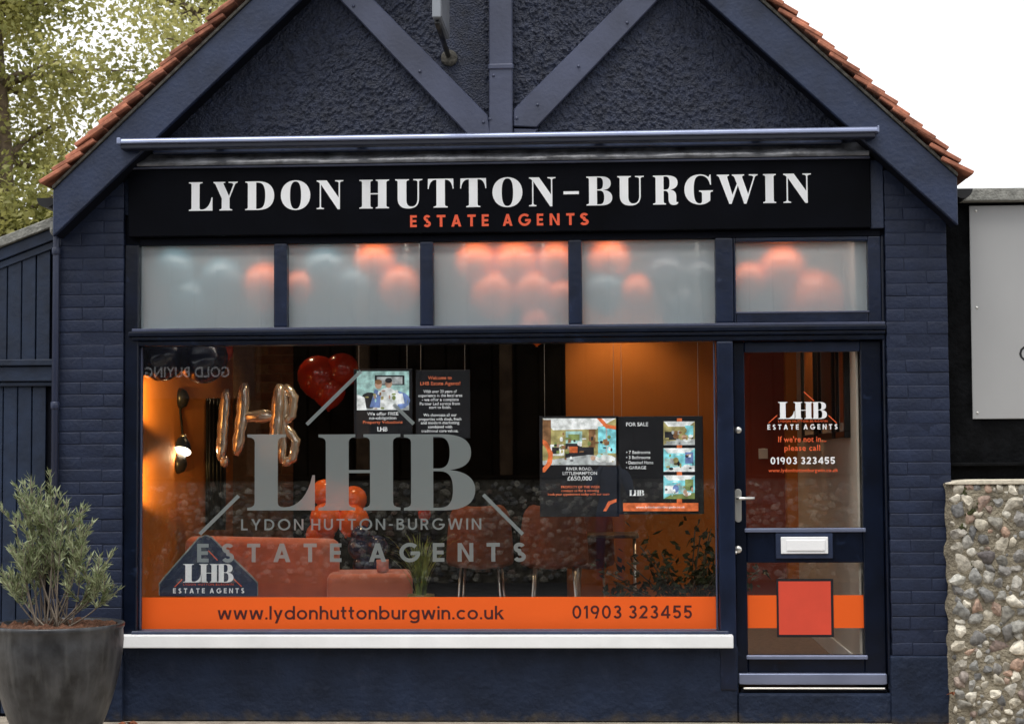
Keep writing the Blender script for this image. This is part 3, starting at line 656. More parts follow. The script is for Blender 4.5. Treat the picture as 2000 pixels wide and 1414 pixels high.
# --- the main window
win = box('shop_window', WX0, WX1, .098, .104, WZ0, WZ1, m_glass, B, 0)
bead = [('glazing_bead', WX0, WX0+.012, WZ0, WZ1), ('glazing_bead', WX1-.010, WX1, WZ0, WZ1), ('glazing_bead', WX0+.012, WX1-.01, WZ0-.02, WZ0)]
for nm, a, b, c, d in bead: box(nm, a, b, .07, .0975, c, d, m_timber, win, .003)
box('frame_sill', WX0-.03, WX1+.06, .0, .12, .522, .546, m_barge, B, .006)
box('window_sill', at(234, 1252, -.06).x, 1.312, -.075, .10, .452, .526, m_sill, B, .005, 2)
box('stall_riser', XL1, 1.345, .02, .3, 0, .455, m_plinth, B, .01)
# step below the door
box('door_step', 1.345, XR0-.002, .005, .3, 0, .175, m_plinth, B, .014, 2)
box('threshold', 1.36, 2.23, .04, .3, .176, .198, m_dark, B, .003)
box('threshold_strip', 1.375, 2.215, .02, .05, .196, .208, m_steel, B, .003)
# --- the door
D0, D1 = 1.340, 2.234
gu = rect(1455, 688, 1680, 1030, .12); gl_ = rect(1459, 1098, 1688, 1277, .12)
gx0, gx1 = (gu[0]+gl_[0])/2, (gu[1]+gl_[1])/2
door = box('door', D0, gx0, .085, .13, .22, 2.284, m_frame, B, .006)            # lock stile carries the rest
box('stile', gx1, D1, .085, .13, .22, 2.284, m_frame, door, .006)
box('rail', gx0, gx1, .087, .13, gu[3], 2.284, m_mull, door, .006)
box('rail', gx0, gx1, .087, .13, gl_[3], gu[2], m_frame, door, .006)
box('rail', gx0, gx1, .087, .13, .22, gl_[2], m_frame, door, .006)
box('pane', gx0, gx1, .108, .114, gu[2], gu[3], m_dglass, door, 0)
box('pane', gx0, gx1, .108, .114, gl_[2], gl_[3], m_dglass, door, 0)
for zz in (gu[2], gl_[2]): box('glazing_ledge', gx0-.012, gx1+.014, .066, .107, zz-.026, zz-.002, m_awn, door, .004)  # pale tone puts the light caught by the ledge into its colour
box('weather_bar', D0+.008, D1-.005, .025, .085, .225, .29, m_awn, door, .012, 3)
lp = rect(1525, 1048, 1617, 1081, .07); box('letter_plate_backing', lp[0]-.03, lp[1]+.03, .070, .086, lp[2]-.03, lp[3]+.022, m_barge, door, .004)
plate = box('letter_plate', lp[0], lp[1], .060, .070, lp[2], lp[3], m_sill, door, .003)
box('letter_flap', lp[0]+.032, lp[1]-.018, .054, .060, lp[2]+.018, lp[3]-.018, m_white, door, .004)
hp = rect(1434.5, 954, 1449, 1020, .08)
pts = [((hp[0]+hp[1])/2+.021*math.cos(a), (hp[3]-.022 if math.sin(a) > 0 else hp[2]+.022)+.021*math.sin(a)) for a in [k*math.pi/8+.001 for k in range(16)]]
prism('handle_plate', pts, .076, .085, m_steel, door, .002)
h0 = at(1441, 973.5, .05); tube('lever_handle', [(h0.x, .078, h0.z), (h0.x, .045, h0.z), (h0.x+.012, .036, h0.z), (h0.x+.10, .036, h0.z+.003)], [.008, .008, .009, .008], m_steel, door, 10)
for py, r in ((840, .021), (1073, .023)):
    c = at(1442, py, .08); lathe('lock_cylinder', [(.001, -.010), (r*.6, -.009), (r, -.004), (r, 0)], m_steel, door, (c.x, .086, c.z), 'Y', 20)
c = at(1437, 1079, .08); lathe('lock_cylinder', [(.001, -.010), (.008, -.008), (.011, 0)], m_steel, door, (c.x, .08, c.z), 'Y', 14)

# ================================================================== lettering on the glass of the main window
GY = .0972
def logo(parent, L_, H_, B_, y0, y1, Y, mat, depth=0.):
    for ch, (a, b) in zip('LHB', (L_, H_, B_)): pglyph(ch, 'letter', a, b, y0, y1, Y, mat, parent, depth)
logo(win, (483, 615), (622, 782), (789, 928), 848, 996.5, GY, m_frostlet)
def pline(name, x0, y0, x1, y1, wpx, Y, mat, parent):
    a, b = Vector((x0, y0)), Vector((x1, y1)); n = Vector((-(b-a).y, (b-a).x)).normalized()*wpx/2
    return ppoly(name, [a+n, b+n, b-n, a-n], Y, mat, parent, .0006)
for l in ((599, 829, 705, 725), (769, 790, 808, 828), (390, 1043, 466, 968), (944, 966, 1021, 1043)):
    pline('roof_line', *l, 7, GY, m_frostlet, win)
pgeo('lettering', 'LYDON HUTTON-BURGWIN', 471, 940, 1034.5, 21.5, GY, m_frostlet, win, .155, .3, .36)
pgeo('lettering', 'ESTATE AGENTS', 385, 1027, 1097, 36, GY, m_frostlet, win, .2, .66, .72)
sx = rect(270, 1166, 1403, 1228, GY); box('orange_strip', WX0+.013, WX1-.011, GY-.0002, GY+.0005, WZ0+.002, (at(270, 1168, GY).z+at(1403, 1163, GY).z)/2, m_strip, win, 0)
pgeo('lettering', 'www.lydonhuttonburgwin.co.uk', 425, 985, 1209, 24.5, GY-.0012, m_maroon, win, .155, .13)
pgeo('lettering', '01903 323455', 1118, 1352, 1207, 25, GY-.0012, m_maroon, win, .16, .2)
# on the door
DY = .1070
logo(door, (1520, 1552), (1550, 1588), (1586, 1615), 785, 818, DY, m_white)
pgeo('lettering', 'ESTATE AGENTS', 1499, 1636, 838.5, 10, DY, m_white, door, .2, .5, .5)
m_dorange = M('orange door lettering', (.75, .11, .03), .5, .05)
psans('lettering', 'LYDON HUTTON-BURGWIN', 1520, 1616, 824.5, 4, DY, m_dorange, door, 1.2, .01)
psans('lettering', "If we're not in...", 1520, 1614, 863, 11, DY, m_dorange, door, 1.05, .012)
psans('lettering', 'please call', 1532, 1602, 880, 11, DY, m_dorange, door, 1.1, .012)
pgeo('lettering', '01903 323455', 1505, 1631, 906, 13.5, DY, m_white, door, .19, .2)
psans('lettering', 'www.lydonhuttonburgwin.co.uk', 1501, 1637, 921.5, 7, DY, m_dorange, door, 1.05, .01)
for l in ((1501, 826, 1518, 811), (1618, 811, 1634, 826), (1570, 765, 1590, 783)): pline('roof_line', *l, 1.6, DY, m_dorange, door)
z0 = at(1570, 1226, DY).z; z1 = at(1570, 1162, DY).z
box('orange_strip', gx0+.002, gx1-.002, DY, DY+.0006, z0, z1, m_strip, door, 0)
a, b, c, d = rect(1517, 1130, 1628, 1244, .104); box('black_panel', a, b, .1035, .1065, c, d, m_signblack, door, 0)
a, b, c, d = rect(1521, 1135, 1623, 1239, .1025); box('red_panel', a, b, .1025, .1034, c, d, M('orange red print', (.60, .06, .03), .5, .05, 8), door, 0)

# ================================================================== signs on the front
FS = empty('fascia_sign', (0, 0, 2.955), 'black fascia sign with white serif name over the shop window', 'sign')
box('board', -2.36, 2.170, -.028, .05, 2.957, 3.371, m_fascia, FS, .004)
row = [('L', 369, 415), ('Y', 417, 464), ('D', 479, 535.5), ('O', 548.6, 606), ('N', 618.5, 670.5), ('H', 702, 760), ('U', 772, 825), ('T', 835.6, 886), ('T', 899, 950), ('O', 962, 1020.5), ('N', 1033.5, 1085.5), ('-', 1100.7, 1130.8), ('B', 1145.6, 1196), ('U', 1206, 1258), ('R', 1275.7, 1325), ('G', 1337, 1392.6), ('W', 1400.7, 1480.3), ('I', 1490.9, 1516), ('N', 1530.5, 1584.6)]
zb = (at(392, 413.5, -.03).z+at(1557, 395, -.03).z)/2; zt = (at(392, 357.5, -.03).z+at(1557, 338.5, -.03).z)/2
for ch, a, b in row:
    py = 405; glyph(ch, 'letter', at(a, py, -.03).x, at(b, py, -.03).x, zb, zt, -.0282, m_white, FS, .004)
za = (at(801, 444, -.03).z+at(1150, 439.5, -.03).z)/2
ls = [('E', 801, 814), ('S', 827, 841.5), ('T', 853, 870), ('A', 881.5, 901), ('T', 913, 929), ('E', 941, 954.5), ('A', 982, 1001), ('G', 1012.5, 1036), ('E', 1048.5, 1061), ('N', 1073.5, 1093), ('T', 1106, 1122), ('S', 1132.5, 1150)]
for ch, a, b in ls: geo('letter', ch, at(a, 435, -.03).x, at(b, 435, -.03).x, za, .0725, -.0300, m_orange_let, FS, .2)
AW = empty('awning_cassette', (0, -.2, 3.45), 'long slim navy awning cassette bar across the gable foot', 'awning')
bz0, bz1 = 3.484, 3.520; ax0, ax1 = at(232, 284, -.27).x, at(1714, 258, -.27).x
bm = bmesh.new(); n = 12; prof = [(-.30+.026-.026*math.cos(math.pi*k/n*.5), bz0+.010+.026*math.sin(math.pi*k/n*.5)) for k in range(n+1)]
prof = [(-.225, bz0+.003), (-.290, bz0), (-.30, bz0+.006)]+prof+[(-.215, bz1)]
ra = [bm.verts.new((ax0, y, z)) for y, z in prof]; rb = [bm.verts.new((ax1, y, z)) for y, z in prof]
for k in range(len(prof)): bm.faces.new((ra[k], ra[(k+1) % len(prof)], rb[(k+1) % len(prof)], rb[k]))
bm.faces.new(ra[::-1]); bm.faces.new(rb); bmesh.ops.recalc_face_normals(bm, faces=bm.faces[:])
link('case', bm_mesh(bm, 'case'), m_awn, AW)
for xa in (ax0, ax1): box('end_cap', xa-.006, xa+.02 if xa < 0 else xa+.006, -.304, -.22, bz0-.003, bz1+.003, m_awn, AW, .008, 2)
box('shaded_underside', ax0+.014, ax1-.014, -.285, -.215, bz0-.03, bz0+.002, m_dkblue, AW, .008, 2)  # dark strip stands for the shaded underside of the bar
for px in (420, 700, 1170, 1480): xx = at(px, 270, -.2).x; box('bracket', xx-.03, xx+.03, -.206, -.004, bz1-.03, bz1-.006, m_barge, AW, .003)
PS = empty('projecting_sign', (at(876, 111, 0).x, 0, at(876, 111, 0).z), 'thin projecting sign panel on a black bracket high on the gable', 'sign')
sxx = PS.location.x; szz = PS.location.z
lathe('base_plate', [(.001, -.016), (.034, -.014), (.05, -.006), (.052, .01)], m_under, PS, (sxx+.005, -.012, szz-.012), 'Y', 18)
tube('bracket_arm', [(sxx, -.01, szz), (sxx, -.72, szz+.03)], .016, m_black, PS, 8)
box('sign_frame', sxx-.024, sxx+.024, -.76, -.22, szz+.052, szz+.98, M('pale grey sign edge', (.22, .24, .27), .4, .1), PS, .004)
box('sign_face', sxx+.0245, sxx+.028, -.755, -.225, szz+.06, szz+.97, M('grey sign face', (.17, .18, .2), .35, .3, 12), PS, 0)

# ================================================================== left: boarded lean-to
SH = empty('boarded_lean_to', (-3.6, .2, 0), 'navy boarded lean-to with sloping verge left of the shop', 'shed')
SY = .16
def verge_z(x): p, q = at(0, 488, SY), at(104, 448, SY); return p.z+(x-p.x)*(q.z-p.z)/(q.x-p.x)
railz = (at(50, 742, SY).z, at(50, 706, SY).z)
x = at(98, 600, SY).x; bw = at(55, 600, SY).x-at(27, 600, SY).x; edges = [x]
while x > -4.6: x -= bw; edges.append(x)
for a, b in zip(edges, edges[1:]):
    zt_ = verge_z((a+b)/2)-.10
    prism('board', [(b+.003, railz[1]), (a-.003, railz[1]), (a-.003, verge_z(a)-.10), (b+.003, verge_z(b)-.10)], SY+random.uniform(0, .003), SY+.03, m_plank, SH, .003)
    prism('board', [(b+.003-.03, .02), (a-.003-.03, .02), (a-.003-.03, railz[0]), (b+.003-.03, railz[0])], SY+.03+random.uniform(0, .003), SY+.06, m_plank, SH, .003)
prism('backing', [(-4.7, .0), (-2.82, .0), (-2.82, verge_z(-2.82)-.08), (-4.7, verge_z(-4.7)-.08)], SY+.062, SY+.2, m_dark, SH)
box('rail', -4.7, -2.835, SY-.035, SY+.03, railz[1]-.028, railz[1]+.012, m_plank, SH, .006, 2)
box('rail', -4.7, -2.835, SY-.012, SY+.05, railz[0]-.01, railz[1]-.03, m_plank, SH, .006)
box('rail', -4.7, -2.835, SY+.004, SY+.055, railz[0]-.04, railz[0]-.012, m_plank, SH, .006)
for nm, d0, d1, y0, m in (('verge_board', -.075, .0, SY-.03, m_plank), ('verge_trim', -.125, -.078, SY-.012, m_plank), ('roof_edge', .004, .065, SY-.06, m_conc)):
    prism(nm, [(-4.8, verge_z(-4.8)+d0), (-2.815, verge_z(-2.815)+d0), (-2.815, verge_z(-2.815)+d1), (-4.8, verge_z(-4.8)+d1)], y0, SY+.03 if nm != 'roof_edge' else 4.0, m, SH, .004)
box('side_panel', -4.7, -4.66, SY+.2, 3.9, 0, verge_z(-4.7)-.1, m_plank, SH, 0)
box('rear_panel', -4.7, -2.82, 3.9, 3.95, 0, verge_z(-4.7)-.1, m_plank, SH, 0)

# ================================================================== right: black wall with coping, grey sign, flint wall
RW = empty('black_wall', (4, .2, 0), 'black painted neighbouring wall under a grey concrete coping', 'wall')
cz0, cz1 = at(1940, 396, .15).z, at(1940, 371, .15).z
box('wall_body', 2.63, 6.5, .16, .5, 0, cz0, m_blackwall, RW, 0)
cop = box_me(0, .598, .07, .56, cz0, cz1, .008, 2)
for q in cop.vertices: q.co += Vector((0, .004*noise.noise(q.co*9), .004*noise.noise(q.co*7+Vector((3, 0, 0)))))
cop.materials.append(m_conc)
for i in range(6): link('coping_stone', cop, None, RW, (2.672+i*.602, 0, 0))
lz = at(1950, 905, .1)
box('ledge', 2.635, 6.5, .09, .16, lz.z-.014, lz.z+.006, m_blackwall, RW, .004)
GS = empty('grey_wall_sign', (3.3, .14, 1.8), 'plain light grey sign panel screwed to the black wall', 'sign')
ga, gb, gc, gd = rect(1897, 402, 1990, 818, .14)
ga2 = at(1900, 818, .14).x
prism('panel', [(ga2, gc), (ga2+1.9, gc), (ga2+1.9, gd), (ga, gd)], .138, .15, m_signgrey, GS, .002)
sc_me = bm_mesh(lathe_bm([(.001, -.005), (.006, -.0045), (.0085, 0)], 12, axis='Y'), 'screw'); sc_me.materials.append(m_steel)
for px, py in ((1906, 412), (1908, 601), (1909, 806)): link('screw', sc_me, None, GS, Vector((at(px, py, .138).x, .1378, at(px, py, .138).z)), smooth=True)
lp0 = at(1991, 706, .136); lp1 = at(1991, 675, .136)
sans('letter', 'C', lp0.x, lp0.x+.09, lp0.z, lp1.z-lp0.z, .1365, m_signblack, GS, 1, -.006)

FW = empty('flint_wall', (3.3, -.1, 0), 'cobbled flint and mortar boundary wall right of the shop', 'wall')
FX0 = at(1859, 1150, -.12).x; FZ = at(1930, 944, -.12).z; FY = -.10
n1, n2 = 60, 70; vs = []; fs = []; FX1 = 4.6
def fl_face(x, z):
    e = max(0, (FX0+.05-x)/.05); t = max(0, (z-FZ+.035)/.035)
    return FY+.012*noise.noise(Vector((x*9, z*9, 1)))+.006*noise.noise(Vector((x*31, z*31, 5)))+.05*e*e+.02*t*t
for j in range(n2+1):
    for i in range(n1+1):
        x = FX0-.012+.022*noise.noise(Vector((j*.19, 3, 7)))*(i == 0)+(FX1-FX0)*(i/n1)**1.6; z = FZ*j/n2; vs.append((x, fl_face(x, z), z))
for j in range(n2):
    for i in range(n1): a = j*(n1+1)+i; fs.append((a, a+1, a+n1+2, a+n1+1))
link('mortar_face', mesh('mortar_face', vs, fs), m_flmort, FW, smooth=True)
box('wall_core', FX0+.012, FX1, FY+.055, .155, 0, FZ-.01, m_flmort, FW, 0)
fv = []
for k in range(8):
    bm = bmesh.new(); bmesh.ops.create_icosphere(bm, subdivisions=2, radius=1); sd_ = Vector((k*11.3, k*5.7, 2))
    cuts_ = [Vector((random.uniform(-1, 1), random.uniform(-1, .2), random.uniform(-1, 1))).normalized() for _ in range(8)]
    for v in bm.verts:
        q = v.co.copy()
        for c_ in cuts_:
            d_ = q.dot(c_)
            if d_ > .62: q -= c_*(d_-.62)*.95
        q *= 1+.28*noise.noise(v.co*1.3+sd_)+.10*noise.noise(v.co*3.4+sd_)
        v.co = q
    me = bm_mesh(bm, 'flint'); me.materials.append(m_flint); me.polygons.foreach_set('use_smooth', [k % 2 == 0]*len(me.polygons)); fv.append(me)
_b = bmesh.new(); bmesh.ops.create_icosphere(_b, subdivisions=1, radius=1); _b.verts.ensure_lookup_table()
ICO_V = np.array([v.co[:] for v in _b.verts]); ICO_F = np.array([[v.index for v in f.verts] for f in _b.faces]); _b.free()
def flint_mass(items, Y):
    V_, F_ = [], []
    for i, (x, z, r) in enumerate(items):
        k = 1+rng.uniform(-.22, .22, (len(ICO_V), 1))
        V_.append(ICO_V*k*np.array([r*1.12, r*.65, r*.92])+np.array([x, Y, z])); F_.append(ICO_F+i*len(ICO_V))
    return mesh('flint_mass', np.vstack(V_).tolist(), np.vstack(F_).tolist())
placed = []
def try_flints(x0, x1, z0, z1, rmin, rmax, tries, gap):
    for _ in range(tries):
        r = random.uniform(rmin, rmax); x = random.uniform(x0, x1); z = random.uniform(z0, z1)
        if all((x-a)**2+(z-b)**2 > ((r+c)*gap)**2 for a, b, c in placed): placed.append((x, z, r))
vx1 = at(2000, 1100, -.12).x+.12
try_flints(FX0+.03, vx1, FZ-.03, FZ-.02, .024, .034, 60, .95)
try_flints(FX0+.03, vx1, .45, FZ-.05, .038, .056, 900, .84)
try_flints(FX0+.02, vx1, .0, FZ-.03, .026, .042, 2600, .80)
try_flints(FX0+.015, vx1, .0, FZ-.02, .012, .022, 1800, .86)
placed = placed[:300]
for x, z, r in placed:
    x = max(x, FX0+r*1.25); z = min(z, FZ-r*1.0)
    o = link('flint', random.choice(fv), None, FW, (x, fl_face(x, z)+r*.34, z))
    o.rotation_euler = (random.uniform(-.5, .5), random.uniform(0, 6.28), random.uniform(-.6, .6)); a = random.uniform(.95, 1.35)
    r *= 1.3; o.scale = (r*a, r*random.uniform(.6, .8), r/a*1.12)
near_n = len(placed); placed = []
try_flints(vx1+.03, 4.55, 0, FZ-.03, .026, .045, 1500, 1.0)
o = link('flint_mass', flint_mass(placed, FY+.005), m_flint2, FW); o['kind'] = 'stuff'
c0 = at(1853, 949, -.13); c1 = at(1905, 938, -.13)
prism('coping_render', [(FX0-.008, FZ-.006), (FX1, FZ-.006), (FX1, FZ+.022), (c1.x, FZ+.022), (c1.x-.09, FZ+.016), (FX0-.008, FZ+.002)], FY-.012, .15, M('pale lime coping', (.55, .50, .4), .9, .2, 30, .3, 90), FW, .004)
for px, py, s in ((1885, 962, .045), (1895, 1000, .05), (1878, 1030, .04), (1902, 1100, .04), (1888, 1045, .03), (1910, 985, .03)):
    c = at(px, py, FY); blob('moss', (c.x, FY+.012, c.z), (s*.7, .016, s*.9), m_moss, FW, 3, .9, 3, seed=px)

# ================================================================== potted shrub
PC = Vector((at(113, 1212, -.85).x, -.85, 0)); PT = at(113, 1216, -.85).z
k = (at(238, 1212, -.85).x-at(-12, 1212, -.85).x)/2
PO = empty('potted_shrub', PC, 'silver green shrub in a big round dark planter by the left pilaster', 'plant')
prof = [(.001, .02), (k*.50, .0), (k*.56, .015)]+[(k*(.56+.44*math.sin(min(1, t)*math.pi/2)**.85), .015+(PT-.05)*t) for t in (.06, .14, .24, .36, .5, .64, .78, .9)]+[(k-.006, PT-.036), (k, PT-.026), (k+.004, PT-.006), (k-.004, PT), (k-.024, PT-.004), (k-.03, PT-.03), (.001, PT-.035)]
lathe('pot', prof, m_pot, PO, PC, seg=64)
bm = bmesh.new(); bmesh.ops.create_grid(bm, x_segments=40, y_segments=40, size=k-.02)
for v in list(bm.verts):
    if v.co.xy.length > k-.025: bm.verts.remove(v)
for v in bm.verts: v.co = PC+Vector((v.co.x, v.co.y, PT-.018+.03*noise.noise(v.co*18)+.02*noise.noise(v.co*45)))
link('mulch', bm_mesh(bm, 'mulch'), m_soil, PO)
lv, lf = [], []
def leaf(p, d, L_, W_, lv=None, lf=None):
    s = d.cross(Vector((random.uniform(-1, 1), random.uniform(-1, 1), random.uniform(-1, 1))))
    if s.length < 1e-3: return
    s.normalize(); n = s.cross(d).normalized(); i = len(lv)
    lv += [p, p+d*L_*.4+s*W_/2+n*L_*.04, p+d*L_+n*L_*.0, p+d*L_*.4-s*W_/2+n*L_*.04]; lf += [(i, i+1, i+2, i+3)]
tips = [(65, 940), (98, 948), (50, 1000), (130, 975), (30, 1010), (165, 1030), (20, 1110), (5, 1115), (200, 1105), (190, 1130), (155, 1075), (100, 1000), (75, 985), (45, 1060), (120, 1040), (80, 1050), (175, 1150), (205, 1150), (60, 1090), (140, 1110), (35, 1135), (110, 960), (85, 1020), (148, 1045), (70, 970), (55, 1025), (125, 1005), (95, 1075)]
for px, py in tips:
    dy = random.uniform(-.16, .14); t = at(px, py, PC.y+dy); b = PC+Vector((random.uniform(-.09, .09)+(t.x-PC.x)*.25, random.uniform(-.06, .06), PT-.03))
    pts = []; n = 12; bow = Vector((random.uniform(-.03, .03), random.uniform(-.03, .03), 0))
    for i in range(n+1):
        u = i/n; p = b.lerp(t, u)+bow*math.sin(u*math.pi); p.x += (t.x-b.x)*.18*math.sin(u*math.pi)*(1 if u < 1 else 0); pts.append(p)
    tube('stem', pts, [.0055*(1-.7*i/n) for i in range(n+1)], m_stemp, PO, 5)
    def dress(pts, dens, start):
        for i in range(len(pts)-1):
            u = i/(len(pts)-1)
            if u < start: continue
            d = (pts[i+1]-pts[i]).normalized()
            for _ in range(dens):
                q = pts[i].lerp(pts[i+1], random.random()); r = Vector((random.gauss(0, 1), random.gauss(0, 1), random.gauss(0, .6))).normalized()
                leaf(q, (d*random.uniform(.6, 1.2)+r*random.uniform(.35, .8)).normalized(), random.uniform(.038, .062), random.uniform(.0075, .0125), lv, lf)
    dress(pts, 6, .42)
    for _ in range(5):
        i = random.randint(5, n-1); p = pts[i]; d = ((t-b).normalized()+Vector((random.gauss(0, .55), random.gauss(0, .5), random.uniform(-.1, .4)))).normalized()
        sp = [p+d*(.032*j)+Vector((0, 0, .004*j*j*.5)) for j in range(5)]
        tube('stem', sp, .0025, m_stemp, PO, 4); dress(sp, 7, 0)
o = link('foliage', mesh('foliage', lv, lf), m_leafp, PO); o['kind'] = 'stuff'

# fallen leaves at the wall foot
def dead_leaf(px, py, Y, z, s, lab):
    p = at(px, py, Y); n = 9; vs = [Vector((0, 0, .012))]; 
    for k in range(n):
        a = 2*math.pi*k/n; r = s*(1 if k % 2 else .55); vs.append(Vector((r*math.cos(a), r*math.sin(a)*.7, .012*random.uniform(0, 2.5))))
    fs = [(0, 1+k, 1+(k+1) % n) for k in range(n)]
    o = link('fallen_leaf', mesh('fallen_leaf', [v+Vector((p.x, Y, z)) for v in vs], fs), m_leafdead); tag(o, lab, 'leaf', 'fallen leaves'); return o
dead_leaf(247, 1400, -.16, .004, .055, 'curled brown leaf on the pavement beside the planter')
dead_leaf(262, 1405, -.2, .004, .04, 'brown leaf under the left end of the window')
dead_leaf(1856, 1412, -.22, .004, .04, 'brown leaf at the foot of the right pilaster')
dl = dead_leaf(1854, 1352, -.05, 0, .035, 'brown leaf caught between pilaster and flint wall'); dl.location = (0, -.06, at(1854, 1352, -.05).z-.01); dl.rotation_euler = (0, 0, 0)

# ================================================================== trees behind, upper left
def tree(name, base, h, crown, nleaf, lab, seed, spread=1.0, ls=(.06, .10)):
    R = random.Random(seed); T = empty(name, base, lab, 'tree', 'trees behind the lean-to'); base = Vector(base)
    tr = [base+Vector((.12*math.sin(i*.9+seed), .1*math.cos(i*1.1+seed), h*i/8)) for i in range(9)]
    tube('trunk', tr, [.17*(1-.09*i) for i in range(9)], m_bark, T, 10)
    lv, lf = [], []; tipsl = []
    for k in range(46):
        i = R.randint(2, 8); p = tr[i]; a = R.uniform(0, 6.28); ln = R.uniform(.8, 1.9)*crown*(1-.35*i/8)
        d = Vector((math.cos(a), math.sin(a), R.uniform(.05, .75))).normalized(); pts = [p]
        for j in range(1, 7):
            pts.append(pts[-1]+(d+Vector((R.gauss(0, .18), R.gauss(0, .18), -.04*j+R.gauss(0, .12)))).normalized()*ln/6)
        tube('limb', pts, [.045*(1-.14*j) for j in range(7)], m_bark, T, 5)
        for j in range(2, 7):
            for _ in range(3): tipsl.append(pts[j]+Vector((R.gauss(0, .22), R.gauss(0, .22), R.gauss(0, .2))))
    for _ in range(nleaf):
        c = R.choice(tipsl); p = c+Vector((R.gauss(0, .17), R.gauss(0, .17), R.gauss(0, .15)))
        d = Vector((R.gauss(0, 1), R.gauss(0, 1), R.gauss(-.3, .7))).normalized(); L_ = R.uniform(*ls)
        s = d.cross(Vector((R.gauss(0, 1), R.gauss(0, 1), R.gauss(0, 1)))).normalized(); i = len(lv)
        lv += [p, p+d*L_*.5+s*L_*.3, p+d*L_, p+d*L_*.5-s*L_*.3]; lf.append((i, i+1, i+2, i+3))
    o = link('crown', mesh('crown', lv, lf), m_leaft, T); o['kind'] = 'stuff'
tree('tree', (-6.2, 8.5, 0), 6.6, 1.3, 30000, 'olive green tree rising behind the lean-to roof at far left', 3)
tree('tree', (-3.9, 9.8, 0), 6.4, 1.2, 24000, 'yellow green tree just left of the tiled gable', 5)
tree('tree', (-5.0, 12.5, 0), 7.6, 1.35, 17000, 'paler tree further back between the two front trees', 8)

# ================================================================== across the street (seen mirrored in the window)
OW = empty('opposite_flint_wall', (0, -11.3, 0), 'low flint wall across the street, mirrored in the shop window', 'wall')
box('wall_core', -14, 14, -11.62, -11.3, 0, 1.30, M('dark weathered mortar', (.15, .135, .105), .95, .5, 9, .5, 40), OW, 0)
R = random.Random(11)
o = link('flint_mass', flint_mass([(R.uniform(-7.5, 8), R.uniform(.02, 1.25), R.uniform(.028, .055)) for _ in range(3200)], -11.3), m_flint2, OW); o['kind'] = 'stuff'
box('coping', -14, 14, -11.66, -11.26, 1.302, 1.345, m_brown, OW, .01)
OB = empty('opposite_barn', (0, -11.7, 0), 'dark brown clad building across the street, mirrored in the window', 'building')
for i in range(-46, 47):
    x = i*.3; box('cladding_sheet', x+.01, x+.285, -11.70-.02*(i % 2), -11.66, 1.1, 4.3, m_brown, OB, .008)
box('barn_wall', -14, 14, -15, -11.74, 0, 4.3, m_brown, OB, 0)
box('eave', -14.2, 14.2, -15.2, -11.45, 4.3, 4.42, m_brown, OB, .01)
for px in (700, 985, 480): xx = CAM.x+(px-1185)*22/FPX; box('post', xx-.08, xx+.08, -11.64, -11.5, 1.35, 4.3, m_post, OB, .01)
OP = empty('opposite_pier', (-4.2, -11.4, 0), 'brick pier of the building across the street', 'pier')
GB = empty('gold_sign', (-5.0, -11.4, 2.6), 'dark sign with pale capitals across the street, mirrored at window top left', 'sign')
box('board', -6.4, -3.95, -11.5, -11.42, 2.35, 3.1, m_signblack, GB, .01)
# lettering faces the shop, so it is laid out the other way round
vs_, fs_ = text_raw('GOLD BUYING', 1.05, .012); a_ = min(v.x for v in vs_); b_ = max(v.x for v in vs_)
gx_r = CAM.x+(434-1185)*21.96/FPX; gwid = (434-268)*21.96/FPX*1.03; gz = CAM.z+(889-729)*21.96/FPX; gc_ = 20*21.96/FPX
link('lettering', mesh('lettering', [(gx_r-(v.x-a_)/(b_-a_)*gwid, -11.415, gz+v.y/CAPH*gc_) for v in vs_], fs_), m_white, GB)
bpy.data.objects.remove(OP)
def bush(name, c, r, n, mat, lab):
    T = empty(name, (c[0], c[1], 0), lab, 'bush'); lv, lf = [], []
    for k in range(7): tube('stem', [(c[0]+random.uniform(-.1, .1), c[1], 0), (c[0]+random.uniform(-r, r)*.7, c[1]+random.uniform(-.1, .1), c[2]+random.uniform(-.2, .4)*r)], .012, m_bark, T, 5)
    for _ in range(n):
        d = Vector((random.gauss(0, 1), random.gauss(0, .5), random.gauss(0, 1))).normalized(); p = Vector(c)+Vector((d.x*r, d.y*r*.35, d.z*r))*random.uniform(.4, 1.0)
        leaf(p, Vector((random.gauss(0, 1), random.gauss(0, 1), random.gauss(0, 1))).normalized(), random.uniform(.05, .1), random.uniform(.03, .06), lv, lf)
    o = link('foliage', mesh('foliage', lv, lf), mat, T); o['kind'] = 'stuff'
bx = CAM.x+(1350-1185)*21.6/FPX; bush('ivy_bush', (bx, -11.0, .62), .62, 3200, m_ivy, 'leafy bush growing on the flint wall across the street')
xx = CAM.x+(1209-1185)*21/FPX

# ================================================================== the room behind the glass
BY = 3.6; FLZ = .24
def bx_(px): return at(px, 800, BY).x
box('interior_wall', -2.5, bx_(575), BY, BY+.1, FLZ, 2.98, m_imort, B, 0)
brw = bpy.data.objects['interior_wall']
ib = box_me(.004, .211, -.008, .02, .004, .069, .004, 1, 'brick'); ib.materials.append(m_ibrick)
ih = box_me(.004, .100, -.008, .02, .004, .069, .004, 1, 'brick'); ih.materials.append(m_ibrick)
for j in range(36):
    x = bx_(575)-.003-(0 if j % 2 else .104)
    if j % 2 == 0: link('brick', ih, None, brw, (bx_(575)-.105, BY, FLZ+.02+j*.075))
    while x > -2.2:
        x -= .215; link('brick', ib, None, brw, (x, BY, FLZ+.02+j*.075))
box('interior_wall', bx_(575), bx_(1105), BY-.05, BY+.1, FLZ, 2.98, m_blackint, B, 0)
box('interior_wall', bx_(1105), bx_(1405), BY, BY+.1, FLZ, 2.98, m_owall, B, 0)
